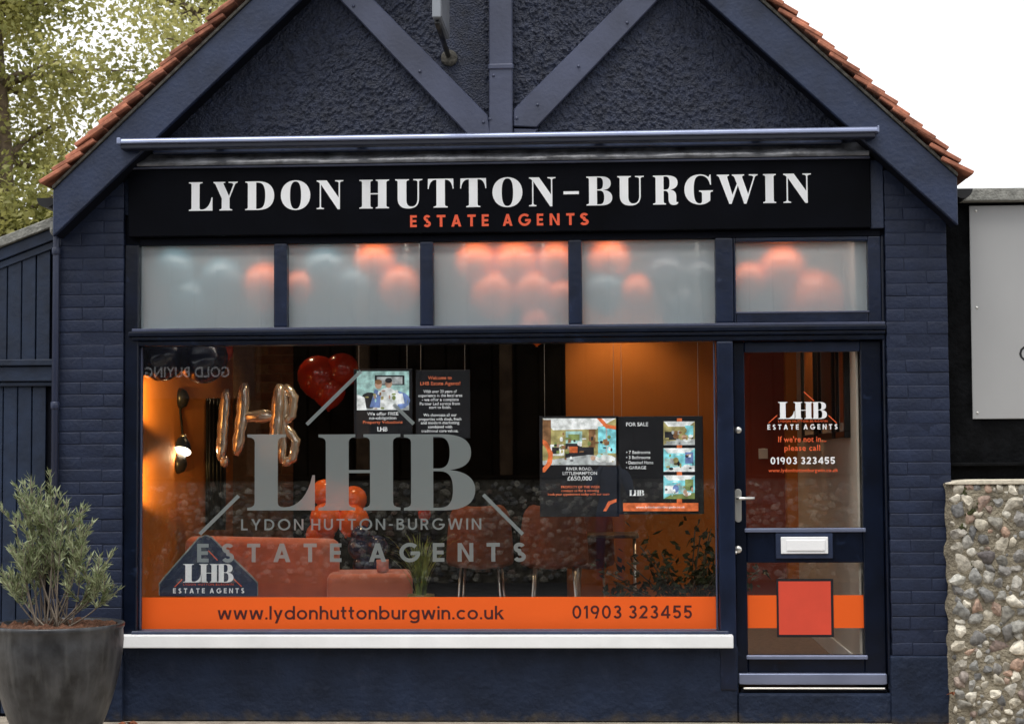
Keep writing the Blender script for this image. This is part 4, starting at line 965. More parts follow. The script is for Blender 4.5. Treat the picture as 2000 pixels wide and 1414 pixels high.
box('interior_wall', bx_(1405), bx_(1532), BY+.02, BY+.1, FLZ, 2.98, m_owall_shade, B, 0)
box('interior_pier', bx_(1532), 2.098, BY-.12, BY+.1, FLZ, 2.98, m_owall, B, 0)
box('wall_lining', -2.502, -2.49, .155, BY, FLZ, 2.98, m_owall, B, 0)
box('wall_lining', 2.09, 2.102, .155, BY-.12, FLZ, 2.98, m_pale, B, 0)
box('wall_lining', 2.102, 2.24, .31, .40, .2, 2.98, m_pale, B, 0)
box('wall_lining', -2.49, 1.3, .305, .32, FLZ, .53, m_pale, B, 0)
box('skirting', 2.076, 2.0895, .155, BY-.12, FLZ, .36, m_sill, B, .003)
box('switch_plate', *[at(p, 885, BY).x for p in (1482, 1500)], BY+.008, BY+.0195, at(1490, 896, BY).z, at(1490, 876, BY).z, m_sill, B, .003)

def lamp_light(name, kind, loc, energy, col, parent, rad=.03, **kw):
    l = bpy.data.lights.new(name, kind); l.energy = energy; l.color = col
    if kind == 'SPOT': l.spot_size = kw.get('size', 1.6); l.spot_blend = .7; l.shadow_soft_size = rad
    else: l.shadow_soft_size = rad
    o = bpy.data.objects.new(name, l); COL.objects.link(o); attach(o, parent, loc); return o
WARM = (1, .68, .36)
def downlight(px, Y, e, lab, col=WARM, size=1.7):
    x = CAM.x+(px-1186)*(Y-CAM.y)/FPX; D = empty('ceiling_downlight', (x, Y, 2.98), lab, 'light', 'ceiling downlights in the shop')
    lathe('trim', [(.055, -.002), (.052, -.010), (.038, -.010), (.036, -.002)], m_sill, D, (x, Y, 2.98), seg=20)
    lathe('lens', [(.001, -.006), (.036, -.006), (.036, -.003)], m_bulb, D, (x, Y, 2.98), seg=20)
    lamp_light('lamp', 'SPOT', (x, Y, 2.95), e, col, D, .03, size=size)
downlight(1205, 3.25, 24, 'ceiling downlight washing the orange rear wall on the right', size=2.0)
downlight(540, 2.6, 11, 'ceiling downlight above the foil letters near the brick wall')
downlight(700, 1.5, 42, 'added unseen ceiling downlight brightening the coral sofa')  # added general lamp, put in to light the sofa
downlight(1130, 1.9, 7, 'added unseen ceiling downlight over the orange chairs')  # added general lamp, weak fill for the middle of the room
downlight(1545, 2.2, 34, 'ceiling downlight behind the door by the framed pictures')
LB = empty('added_balloon_light', (-.1, .19, 2.96), 'added unseen light bar brightening the balloons behind the frosted panes', 'light')  # added lamp to lift the balloon fronts, no such fitting known
box('added_housing', -2.3, 2.05, .165, .215, 2.955, 2.979, m_black, LB, .003)
_l = bpy.data.lights.new('added_light_strip', 'AREA'); _l.shape = 'RECTANGLE'; _l.size = 4.25; _l.size_y = .03; _l.energy = 15; _l.color = (1, .9, .8)
_o = bpy.data.objects.new('added_light_strip', _l); COL.objects.link(_o); attach(_o, LB, (-.12, .20, 2.953)); _o.rotation_euler = (math.radians(22), 0, 0)
# up/down wall lamps just inside the left end of the window
for z, lab in ((1.98, 'upper black cylinder wall lamp glowing on the orange left wall'), (1.44, 'lower black cylinder wall lamp glowing on the orange left wall')):
    L0 = empty('wall_lamp', (-2.44, .215, z), lab, 'lamp', 'cylinder lamps on the left wall')
    lathe('body', [(.026, -.05), (.028, -.045), (.028, .045), (.026, .05)], m_black, L0, (-2.38, .215, z), 'Y', seg=16)
    box('mount', -2.489, -2.405, .195, .235, z-.02, z+.02, m_black, L0, .004)
    lo_ = lamp_light('lamp', 'SPOT', (-2.335, .30, z), 190, (1, .60, .18), L0, .02, size=.62)
    lo_.rotation_euler = (Vector((-2.335, .30, z))-Vector((-2.49, .80, z))).to_track_quat('Z', 'Y').to_euler()
# swing-arm reading lamp
RL = empty('reading_lamp', at(343, 778, 1.86), 'black swing arm reading lamp with lit bell shade on orange wall', 'lamp')
m1, m2 = at(345, 778, 1.8), at(333, 905, 1.75)
for mm, nm in ((m1, 'upper_mount'), (m2, 'lower_mount')):
    lathe(nm, [(.075, 0), (.073, .02), (.055, .05), (.02, .066), (.001, .068)], m_black, RL, (-2.489, mm.y, mm.z), 'X', 24)
j1, j2 = at(352, 800, 1.8), at(357, 852, 1.8); s0, s1 = at(358, 852, 1.8), at(365, 884, 1.8)
tube('arm', [(-2.43, m1.y, m1.z-.02), j1, j2], .009, m_black, RL, 8)
tube('arm', [(-2.43, m2.y, m2.z+.02), at(350, 893, 1.78), at(358, 884, 1.8)], .008, m_black, RL, 8)
lathe('joint', [(.022, -.012), (.026, 0), (.022, .012)], m_steel, RL, s0, seg=14)
TL = Matrix.Translation(s0) @ Matrix.Rotation(math.radians(-30), 4, 'X')
sh = lathe('shade', [(.072, -.125), (.068, -.10), (.056, -.06), (.036, -.025), (.02, -.01), (.001, -.008)], M('blue black enamel', (.02, .03, .05), .3, .1), RL, seg=28); sh.data.transform(TL)
lo = lathe('lit_opening', [(.001, -.127), (.069, -.127), (.069, -.1255)], m_bulb, RL, seg=24); lo.data.transform(TL)
lamp_light('lamp', 'POINT', TL @ Vector((0, 0, -.18)), 5, WARM, RL, .03)
# dark drape in front of the brick
dv = []; df_ = []; nn = 24
da, db = at(404, 900, 2.6), at(442, 900, 2.6)
for i in range(nn+1):
    x = da.x+(db.x-da.x)*i/nn; y = 2.6+.03*math.sin(i*1.3); dv += [(x, y, 1.05), (x, y, 2.05)]
for i in range(nn): df_.append((2*i, 2*i+2, 2*i+3, 2*i+1))
dr = link('hanging_drape', mesh('hanging_drape', dv, df_), m_black, smooth=True); md = dr.modifiers.new('t', 'SOLIDIFY'); md.thickness = .01
tag(dr, 'narrow black cloth hanging beside the brick wall inside the shop', 'drape')

# --- balloons
bm = bmesh.new(); lathe_bm([(.001, 1.0), (.34, .945), (.64, .78), (.88, .5), (.99, .15), (.98, -.2), (.85, -.55), (.6, -.85), (.32, -1.06), (.12, -1.17), (.04, -1.2)], 28, bm=bm); BAL = bm_mesh(bm, 'balloon')
bm = bmesh.new(); lathe_bm([(.04, .03), (.05, 0), (.09, -.05), (.07, -.07), (.02, -.06)], 10, bm=bm); KNOT = bm_mesh(bm, 'knot')
for me_ in (BAL, KNOT): me_.polygons.foreach_set('use_smooth', [True]*len(me_.polygons))
def balloon(px, py, Y, rpx, mat, lab, group, tilt=None):
    p = at(px, py, Y); r = rpx*(Y-CAM.y)/FPX
    b_, k_ = BAL.copy(), KNOT.copy(); b_.materials.append(mat); k_.materials.append(mat)
    o = bpy.data.objects.new('balloon', b_); COL.objects.link(o); o.location = p; o.scale = (r, r, r*.98)
    o.rotation_euler = tilt or (random.uniform(-.5, .5), random.uniform(-.5, .5), 0); tag(o, lab, 'balloon', group)
    kn = bpy.data.objects.new('knot', k_); COL.objects.link(kn); kn.parent = o; kn.location = (0, 0, -1.2)
gt = 'balloons behind the frosted transom panes'
TB = [
 (345, 528, 40, m_bt, 'teal balloon at upper left behind the first frosted pane'), (440, 548, 40, m_bt, 'teal balloon right of middle behind the first frosted pane'), (378, 592, 42, m_bt, 'teal balloon low in the middle behind the first frosted pane'),
 (522, 560, 40, m_bo, 'pale orange balloon at the right edge of the first frosted pane'),
 (640, 525, 40, m_bt, 'teal balloon at upper middle behind the second frosted pane'), (695, 562, 38, m_bt, 'teal balloon at the centre of the second frosted pane'), (590, 560, 26, m_bo, 'small orange balloon at the left edge of the second frosted pane'),
 (735, 512, 36, m_bo, 'orange balloon near the top of the second frosted pane'), (782, 562, 38, m_bo, 'orange balloon low right behind the second frosted pane'),
 (932, 512, 36, m_bo, 'orange balloon at upper left of the third frosted pane cluster'), (1008, 515, 42, m_bo, 'orange balloon at the top middle of the third frosted pane cluster'), (968, 574, 42, m_bo, 'brightest orange balloon low left in the third frosted pane'),
 (1042, 572, 40, m_bo, 'orange balloon low right of centre in the third frosted pane'), (1085, 508, 30, m_bo, 'orange balloon in the upper right corner of the third frosted pane'), (1098, 582, 30, m_bo, 'orange balloon cut by the right edge of the third frosted pane'), (1050, 635, 30, m_bo, 'orange balloon at the foot of the third frosted pane'),
 (1190, 508, 36, m_bo, 'orange balloon at upper left behind the fourth frosted pane'), (1245, 575, 34, m_bo, 'orange balloon in the middle of the fourth frosted pane'), (1182, 572, 38, m_bt, 'teal balloon at left behind the fourth frosted pane'),
 (1300, 540, 42, m_bn, 'dark navy balloon at upper right of the fourth frosted pane'), (1366, 545, 38, m_bn, 'dark navy balloon at the right edge of the fourth frosted pane'), (1335, 605, 46, m_bn, 'dark navy balloon low right behind the fourth frosted pane'),
 (1525, 527, 40, m_bo, 'orange balloon at upper middle behind the frosted pane over the door'), (1462, 548, 30, m_bo, 'small orange balloon at the left of the frosted pane over the door'), (1585, 592, 56, m_bo, 'largest orange balloon low behind the frosted pane over the door')]
for px, py, r, m, lab in TB: balloon(px, py, .25+r*.0036, r*1.14, m, lab, gt, (random.uniform(-.12, .12), random.uniform(-.2, .2), 0))
balloon(312, 690, .42, 56, m_bn, 'black balloon hanging at the top left corner of the big window', 'balloons hanging in the big window', (-1.25, .1, 0))
balloon(396, 700, .45, 50, m_bn, 'black balloon second from the left at the top of the big window', 'balloons hanging in the big window', (-1.25, .1, 0))
balloon(356, 660, .5, 46, m_bn, 'black balloon tucked behind the sill above the big window', 'balloons hanging in the big window', (-1.25, .1, 0))
balloon(430, 684, .7, 26, m_br, 'small dark red balloon beside the black balloons at window top', 'balloons hanging in the big window')
for px, py, r, lab in ((622, 735, 42, 'dark red balloon at left of the cluster near the window top'), (668, 722, 34, 'dark red balloon at right of the cluster near the window top'), (642, 762, 34, 'lowest dark red balloon of the cluster near the window top')):
    balloon(px, py, 2.4, r, m_br, lab, 'dark red balloon cluster', (0, 0, 0))
for px, py, r, dy, lab in ((634, 962, 27, 0, 'bright orange balloon at the top left of the cluster behind the letters'), (690, 975, 27, .05, 'bright orange balloon at the top right of the cluster behind the letters'), (636, 1012, 31, -.08, 'bright orange balloon at mid left of the cluster behind the letters'), (690, 1016, 31, -.06, 'bright orange balloon at mid right of the cluster behind the letters'), (625, 1045, 28, .06, 'deeper orange balloon at lower left of the cluster above the sofa'), (662, 990, 28, .12, 'orange balloon in the middle of the cluster behind the letters')):
    balloon(px, py, 1.9+dy, r, m_bo, lab, 'bright orange balloon cluster')
for px, py, r, lab in ((703, 1070, 24, 'navy balloon at upper left of the dark cluster beside the sofa'), (735, 1068, 24, 'navy balloon at upper right of the dark cluster beside the sofa'), (712, 1104, 24, 'navy balloon at lower left of the dark cluster beside the sofa'), (744, 1106, 20, 'small navy balloon at lower right of the dark cluster beside the sofa'), (705, 1045, 20, 'navy balloon just under the orange cluster')):
    balloon(px, py, 1.66, r, m_bn2, lab, 'navy balloon cluster')
balloon(829, 1004, 1.3, 13, m_br, 'tiny red balloon above the leafy plant', 'balloons hanging in the big window')
# --- foil letters
def foil(lab, strokes, Y, r):
    o = None
    for i, st in enumerate(strokes):
        pts = [at(x, y, Y) for x, y in st]; fine = []
        for a, b in zip(pts, pts[1:]):
            for q in range(6): fine.append(a.lerp(b, q/6))
        fine.append(pts[-1]); n = len(fine)
        rr = [r*(.45 if k in (0, n-1) else .85 if k in (1, n-2) else 1+.10*math.sin(k*2.2)) for k in range(n)]
        if o is None: o = tube('foil_balloon', fine, rr, m_foil, None, 12); tag(o, lab, 'balloon', 'foil letter balloons')
        else: tube('stroke', fine, rr, m_foil, o, 12)
foil('tall slim champagne foil balloon letter at the left', [[(442, 760), (436, 830), (431, 900)], [(431, 900), (447, 903)]], 1.7, .04)
foil('champagne foil balloon letter with crossbar in the middle', [[(478, 748), (472, 820), (462, 890)], [(546, 750), (540, 820), (534, 890)], [(474, 815), (538, 812)]], 1.7, .046)
foil('champagne foil balloon letter with rounded bowls at the right', [[(556, 752), (553, 830), (550, 905)], [(556, 752), (574, 775), (570, 812), (555, 826)], [(555, 830), (578, 860), (572, 895), (552, 908)]], 1.85, .034)

# --- sofa, stool, chairs, table
def rbox(name, sx, sy, sz, c, rz, mat, parent, bev=.07, seg=4):
    me = box_me(-sx/2, sx/2, -sy/2, sy/2, -sz/2, sz/2, bev, seg, name)
    T = Matrix.Translation(Vector(c)) @ Matrix.Rotation(rz, 4, 'Z')
    me.transform(T); return link(name, me, mat, parent, smooth=True)
a = at(372, 1042, 1.75); b = at(655, 1056, 1.25); mid = (a+b)/2; ang = math.atan2(b.y-a.y, b.x-a.x); ln = (Vector((b.x, b.y))-Vector((a.x, a.y))).length
SO = empty('sofa', (mid.x, mid.y, FLZ), 'coral velvet sofa seen from behind at the left of the window', 'sofa')
zt_ = (a.z+b.z)/2
rbox('backrest', ln, .20, zt_-FLZ-.1, (mid.x, mid.y, (zt_+FLZ+.1)/2), ang, m_coral, SO, .08)
nrm = Vector((-math.sin(ang), math.cos(ang), 0))
rbox('seat', ln, .6, .28, Vector((mid.x, mid.y, FLZ+.27))+nrm*.38, ang, m_coral, SO, .06)
for s in (-1, 1):
    rbox('arm', .16, .66, .42, Vector((mid.x, mid.y, FLZ+.33))+nrm*.36+Vector((math.cos(ang), math.sin(ang), 0))*s*(ln/2-.08), ang, m_coral, SO, .06)
    for q in (.06, .6):
        p = Vector((mid.x, mid.y, 0))+nrm*q+Vector((math.cos(ang), math.sin(ang), 0))*s*(ln/2-.1); tube('leg', [(p.x, p.y, FLZ), (p.x, p.y, FLZ+.13)], .018, m_black, SO, 8)
a = at(628, 1122, .95); b = at(800, 1118, 1.1); c = (a+b)/2
ST = empty('footstool', (c.x, 1.2, FLZ), 'low coral upholstered stool in front of the sofa end', 'stool')
rbox('cushion', b.x-a.x, .55, .36, (c.x, 1.25, c.z-.18), .12, m_coral, ST, .05)
for dx in (-.2, .2):
    for dy in (-.18, .18): tube('leg', [(c.x+dx, 1.25+dy, FLZ), (c.x+dx, 1.25+dy, c.z-.3)], .014, m_black, ST, 8)
CU = at(735, 1155, .8); mug = lathe('mug', [(.03, 0), (.04, .01), (.042, .085), (.038, .085), (.034, .012)], M('pink glazed mug', (.6, .25, .2), .3, .05), None, (CU.x, 1.12, c.z+.002)); tag(mug, 'small pink mug standing on the coral stool', 'mug')
def chair(pl, pr_, lab, Y):
    a, b = at(pl, 1100, Y), at(pr_, 1100, Y); c = (a.x+b.x)/2; W = b.x-a.x; zt = at(pl, 988, Y).z; zb = at(pl, 1112, Y).z
    C = empty('lounge_chair', (c, Y, FLZ), lab, 'chair', 'orange chairs inside the shop'); v = []; f = []; n, m = 12, 8
    for j in range(m+1):
        t = j/m; w_ = W*(1-.22*t**2.2)
        if t > .85: w_ *= 1-.25*((t-.85)/.15)**2
        for i in range(n+1):
            u = i/n*2-1; v.append((c+u*w_/2, Y+.16*u*u-.02*t, zb+(zt-zb)*t-.03*u*u*(t > .9)+.02*abs(u)*(1-t)))
    for j in range(m):
        for i in range(n): q = j*(n+1)+i; f.append((q, q+1, q+n+2, q+n+1))
    o = link('back_shell', mesh('back_shell', v, f), m_tan, C, smooth=True); md = o.modifiers.new('t', 'SOLIDIFY'); md.thickness = .06; md.offset = 1; sb = o.modifiers.new('s', 'SUBSURF'); sb.levels = 1; sb.render_levels = 1
    rbox('seat', W*.92, .46, .12, (c, Y+.30, zb+.06), 0, m_tan, C, .05)
    for sx_ in (-1, 1):
        for sy_ in (.06, .48): tube('leg', [(c+sx_*W*.32, Y+sy_, zb+.02), (c+sx_*W*.42, Y+sy_, FLZ)], .009, m_steel, C, 8)
chair(878, 992, 'burnt orange chair behind the leafy plant, left of the pair', 1.9)
chair(1022, 1140, 'burnt orange chair at the right of the pair', 1.9)
chair(1120, 1190, 'smaller orange chair tucked under the table further back', 2.9)
TBc = empty('side_table', (at(1190, 1045, 2.5).x, 2.6, FLZ), 'pale topped table with thin metal legs behind the orange chairs', 'table')
a, b = at(1118, 1046, 2.4), at(1248, 1046, 2.4)
box('table_top', a.x, b.x, 2.4, 2.95, a.z-.02, a.z+.005, m_post, TBc, .006)
for x in (a.x+.03, b.x-.03):
    for y in (2.43, 2.92): tube('leg', [(x, y, a.z-.02), (x, y, FLZ)], .009, m_steel, TBc, 8)
# --- leafy plant
PL = empty('leafy_plant', (at(820, 1165, .75).x, .75, FLZ), 'arching grassy plant in a small olive pot near the strip', 'plant')
pb = at(822, 1160, .75); lathe('pot', [(.06, FLZ), (.075, FLZ+.1), (.088, pb.z+.0), (.08, pb.z), (.07, pb.z-.03), (.001, pb.z-.03)], M('olive glazed pot', (.12, .10, .03), .4, .2), PL, (pb.x, .75, 0), seg=24)
v, f = [], []
for k in range(90):
    a = random.uniform(0, 6.28); rr = random.uniform(.05, .27); h = random.uniform(.34, .62); base = pb+Vector((random.uniform(-.03, .03), random.uniform(-.03, .03), -.04)); w_ = random.uniform(.009, .016); i0 = len(v); N_ = 7
    side = Vector((-math.sin(a), math.cos(a), 0))
    for j in range(N_+1):
        t = j/N_; p = base+Vector((math.cos(a)*rr*t**1.5, math.sin(a)*rr*t**1.5*.7, h*(t-.28*t**3))); q = side*w_*(1-t**2)*.5+Vector((0, 0, .0005)); v += [p-q, p+q]
    for j in range(N_): f.append((i0+2*j, i0+2*j+1, i0+2*j+3, i0+2*j+2))
o = link('foliage', mesh('foliage', v, f), m_grass, PL, smooth=True); o['kind'] = 'stuff'
hpx = at(1345, 1095, .95); HP = empty('house_plant', (hpx.x, .95, FLZ), 'dark bushy house plant at the lower right of the big window', 'plant')
lathe('pot', [(.10, FLZ), (.12, FLZ+.1), (.135, FLZ+.30), (.12, FLZ+.30), (.11, FLZ+.27), (.001, FLZ+.27)], m_black, HP, (hpx.x, .95, 0), seg=24)
lv, lf = [], []
for k in range(26):
    d = Vector((random.gauss(0, .75), random.gauss(0, .5), random.uniform(.5, 1.5))).normalized(); b0 = Vector((hpx.x, .95, FLZ+.27)); L_ = random.uniform(.35, .72)
    pts = [b0+d*L_*t/5+Vector((0, 0, -.05*(t/5)**2)) for t in range(6)]; tube('stem', pts, .005, m_bark, HP, 5)
    for _ in range(34):
        q = pts[random.randint(1, 5)]+Vector((random.gauss(0, .05), random.gauss(0, .05), random.gauss(0, .05)))
        leaf(q, Vector((random.gauss(0, 1), random.gauss(0, 1), random.gauss(-.2, .8))).normalized(), random.uniform(.05, .085), random.uniform(.022, .04), lv, lf)
o = link('foliage', mesh('foliage', lv, lf), m_ivy2, HP); o['kind'] = 'stuff'
# --- framed pictures on the right wall
m_pic = [M('dim print red', (.25, .05, .02), .3, .5, 5), M('dim print dark', (.03, .025, .03), .3, .6, 5), M('dim print orange', (.35, .12, .03), .3, .5, 5)]
for i, (y0, y1, lab) in enumerate(((.42, .84, 'dark framed picture nearest the door on the right wall'), (1.02, 1.78, 'dark framed picture in the middle of the right wall'), (2.02, 2.82, 'dark framed picture furthest along the right wall'))):
    z0_, z1_ = 1.70, 2.52; P = empty('framed_picture', (2.08, (y0+y1)/2, z0_), lab, 'picture', 'framed pictures on the right wall')
    box('frame', 2.05, 2.089, y0, y1, z0_, z0_+.04, m_black, P, .003); box('frame', 2.05, 2.089, y0, y1, z1_-.04, z1_, m_black, P, .003)
    box('frame', 2.05, 2.089, y0, y0+.035, z0_+.04, z1_-.04, m_black, P, .003); box('frame', 2.05, 2.089, y1-.035, y1, z0_+.04, z1_-.04, m_black, P, .003)
    box('mount', 2.072, 2.080, y0+.035, y1-.035, z0_+.04, z1_-.04, m_pale, P, 0); box('print', 2.068, 2.0715, y0+.085, y1-.085, z0_+.1, z1_-.1, m_pic[i], P, 0)

# --- window displays: slim lit panels hung behind the glass
def lit(name, col, e=.35):
    m = M(name, col, .35, .45, 26, detail=3); p = m.node_tree.nodes['Principled BSDF']
    src = p.inputs['Base Color'].links[0].from_socket; m.node_tree.links.new(src, p.inputs['Emission Color']); p.inputs['Emission Strength'].default_value = e; return m
c_teal, c_cy, c_wh, c_skin, c_dk, c_yel, c_grn, c_bl, c_or, c_brn, c_gr = (lit('print teal', (.35, .55, .52)), lit('print cyan', (.2, .55, .6), .5), lit('print white', (.75, .78, .75), .4), lit('print skin', (.45, .28, .2)), lit('print dark', (.03, .03, .035), .1), lit('print ochre', (.35, .3, .12)), lit('print green', (.2, .25, .08)), lit('print blue', (.15, .22, .45)), lit('print orange', (.8, .16, .05), .25), lit('print brown', (.22, .11, .05)), lit('print grey', (.4, .42, .42)))
def panel(lab, px0, py0, px1, py1, Y, cat='poster', frame=6):
    P = empty('window_display', (at((px0+px1)/2, py1, Y).x, Y, at(px0, py1, Y).z), lab, cat, 'lit display panels in the window')
    pbox('panel', px0-frame, py0-frame*.7, px1+frame, py1+frame, Y+.003, Y+.014, m_signblack, P, .002)
    for px in (px0+4, px1-4): q = at(px, py0, Y+.01); tube('cable', [(q.x, Y+.009, q.z), (q.x, Y+.009, 2.98)], .0012, m_steel, P, 5)
    return P
_ly = {}
def patch(P, pts, m, Y):
    k = P.name; _ly[k] = _ly.get(k, 0)+.00012; return ppoly('print', pts, Y-_ly[k]+.0028, m, P, .00006)
def rc(x0, y0, x1, y1): return [(x0, y1), (x1, y1), (x1, y0), (x0, y0)]
def ell(cx, cy, rx, ry, n=14): return [(cx+rx*math.cos(2*math.pi*k/n), cy-ry*math.sin(2*math.pi*k/n)) for k in range(n)]
def txt(P, s, x0, x1, b, cap, m, Y, bold=.012): psans('lettering', s, x0, x1, b, cap, Y-.009, m, P, 1.0, bold)
PY = .20
def clutter(P, x0, y0, x1, y1, n, Y):
    """small odds and ends printed in the room photographs"""
    Q = random.Random(int(x0+y0)); cs = (c_dk, c_brn, c_gr, c_wh, c_yel, c_grn, c_teal, c_skin, c_dk)
    for _ in range(n):
        x, y = Q.uniform(x0, x1), Q.uniform(y0, y1); w_, h_ = Q.uniform(1.2, 5), Q.uniform(1, 5); m = Q.choice(cs)
        w_, h_ = min(w_, x1-x, x-x0)+.3, min(h_, y1-y, y-y0)+.3
        patch(P, ell(x, y, w_, h_, 7) if Q.random() < .5 else [(x-w_, y+h_), (x+w_*.9, y+h_*.8), (x+w_, y-h_), (x-w_*.7, y-h_*.9)], m, Y)
m_tw = lit('print lettering white', (.75, .76, .78), .25); m_to = lit('print lettering orange', (.8, .18, .08), .25)
P = panel('lit display panel with a photo of two seated people, above the big letters', 697, 725, 799, 850, PY)
patch(P, rc(697, 725, 799, 801), c_teal, PY); patch(P, rc(732, 733, 790, 752), c_dk, PY); patch(P, rc(736, 736, 786, 750), c_gr, PY)
patch(P, rc(697, 790, 799, 801), c_gr, PY); patch(P, ell(722, 782, 18, 16), c_dk, PY); patch(P, ell(775, 782, 26, 18), c_bl, PY); patch(P, [(728, 800), (775, 800), (780, 768), (760, 756), (745, 760)], c_wh, PY)
patch(P, [(722, 795), (742, 796), (744, 765), (732, 760)], c_bl, PY); patch(P, ell(739, 751, 7, 9), c_skin, PY); patch(P, ell(739, 746, 7, 5), c_brn, PY); patch(P, ell(759, 749, 7, 9), c_skin, PY); patch(P, ell(759, 743, 7, 5), c_dk, PY)
patch(P, [(770, 790), (790, 788), (786, 768), (776, 770)], c_wh, PY)
patch(P, [(697, 801), (697, 770), (712, 776), (716, 801)], c_wh, PY)
clutter(P, 704, 762, 796, 799, 16, PY)
txt(P, 'We offer FREE', 717, 778, 811, 6, m_tw, PY); txt(P, 'no-obligation', 721, 774, 819, 6, m_tw, PY); txt(P, 'Property Valuations', 709, 786, 827, 5.5, m_to, PY); txt(P, 'LHB', 737, 757, 842, 8, m_tw, PY, .03)
P = panel('dark display panel of white welcome text, above the right of the big letters', 818, 727, 912, 850, PY)
for i, (s, x0, x1, m) in enumerate((('Welcome to', 836, 882, m_to), ('LHB Estate Agents!', 821, 899, m_to), ('With over 20 years of', 827, 892, m_tw), ('experience in the local area', 817, 903, m_tw), ('- we offer a complete', 824, 896, m_tw), ('Partner Led service from', 820, 898, m_tw), ('start to finish.', 838, 881, m_tw), ('We showcase all our', 827, 892, m_tw), ('properties with sleek, fresh', 818, 901, m_tw), ('and modern marketing', 822, 897, m_tw), ('combined with', 836, 883, m_tw), ('traditional core values.', 823, 895, m_tw))):
    y = (741, 752, 767, 775, 783, 791, 798, 813, 821, 828, 836, 844)[i]; txt(P, s, x0, x1, y, 5.5 if i > 1 else 6.5, m, PY)
P = panel('lit display panel with a large living room photo and price', 1060, 817, 1203, 1003, PY)
patch(P, rc(1060, 817, 1203, 908), c_yel, PY); patch(P, [(1060, 817), (1203, 817), (1165, 838), (1080, 840)], c_wh, PY); patch(P, rc(1168, 833, 1203, 885), c_cy, PY); patch(P, rc(1183, 833, 1186, 885), c_gr, PY)
patch(P, rc(1105, 842, 1137, 866), c_teal, PY); patch(P, rc(1110, 848, 1132, 860), c_grn, PY); patch(P, rc(1060, 820, 1076, 870), c_brn, PY); patch(P, rc(1150, 838, 1163, 875), c_brn, PY)
patch(P, rc(1075, 868, 1102, 890), c_wh, PY); patch(P, rc(1078, 873, 1092, 886), c_dk, PY); patch(P, rc(1104, 866, 1136, 895), c_dk, PY); patch(P, rc(1136, 873, 1160, 892), c_dk, PY); patch(P, rc(1112, 872, 1128, 884), c_or, PY)
patch(P, [(1060, 908), (1203, 908), (1203, 893), (1150, 888), (1060, 900)], c_gr, PY); patch(P, ell(1182, 896, 20, 8), c_wh, PY)
patch(P, [(1060, 922), (1064, 922), (1078, 905), (1080, 885), (1068, 862), (1060, 858), (1060, 866), (1068, 878), (1071, 890), (1068, 904), (1060, 914)], c_or, PY)
patch(P, [(1166, 817), (1175, 817), (1186, 829), (1203, 832), (1203, 839), (1183, 836)], c_or, PY); patch(P, [(1178, 998), (1184, 998), (1192, 985), (1204, 980), (1204, 974), (1188, 979)], c_or, PY)
clutter(P, 1082, 845, 1198, 905, 46, PY)
txt(P, 'RIVER ROAD,', 1106, 1157, 918, 5.5, m_tw, PY); txt(P, 'LITTLEHAMPTON', 1099, 1166, 927, 6, m_tw, PY); txt(P, '£650,000', 1108, 1156, 938, 8, m_tw, PY)
txt(P, 'PROPERTY OF THE WEEK', 1096, 1172, 953, 4.5, m_to, PY); txt(P, 'contact us for a viewing', 1096, 1170, 960, 4.5, m_to, PY); txt(P, 'book your appointment today with our team', 1070, 1190, 967, 4.5, m_to, PY)
P = panel('lit for sale display panel with three small photos down its right edge', 1210, 817, 1368, 998, PY)
patch(P, rc(1322, 817, 1332, 985), c_or, PY)
for j, y in enumerate((823, 875, 928)):
    patch(P, rc(1296, y, 1357, y+46), (c_yel, c_cy, c_cy)[j], PY); patch(P, [(1296, y), (1357, y), (1345, y+10), (1305, y+10)], c_wh, PY)
    patch(P, rc(1298, y+20, 1325, y+36), (c_dk, c_teal, c_wh)[j], PY); patch(P, rc(1338, y+8, 1354, y+30), (c_cy, c_bl, c_grn)[j], PY); patch(P, [(1296, y+46), (1357, y+46), (1357, y+34), (1310, y+38)], (c_gr, c_wh, c_grn)[j], PY)
    patch(P, ell(1320, y+26, 6, 8), (c_brn, c_yel, c_bl)[j], PY); patch(P, ell(1342, y+36, 8, 4), c_wh, PY)
for y in (823, 875, 928): clutter(P, 1299, y+12, 1354, y+43, 16, PY)
txt(P, 'FOR SALE', 1223, 1266, 832, 7, m_tw, PY, .02)
for i, s in enumerate(('• 7 Bedrooms', '• 3 Bathrooms', '• Detached Home', '• GARAGE')): txt(P, s, 1223, 1270+6*(i == 2)+(0 if i < 3 else -8), 886+i*10, 6, m_tw, PY)
for ch, a, b in (('L', 1229, 1239), ('H', 1238, 1249), ('B', 1248, 1258)): pglyph(ch, 'letter', a, b, 957, 968, PY-.009, m_tw, P)
patch(P, rc(1217, 982, 1364, 998), c_or, PY); txt(P, 'www.lydonhuttonburgwin.co.uk', 1242, 1338, 992, 4, m_tw, PY-.004)

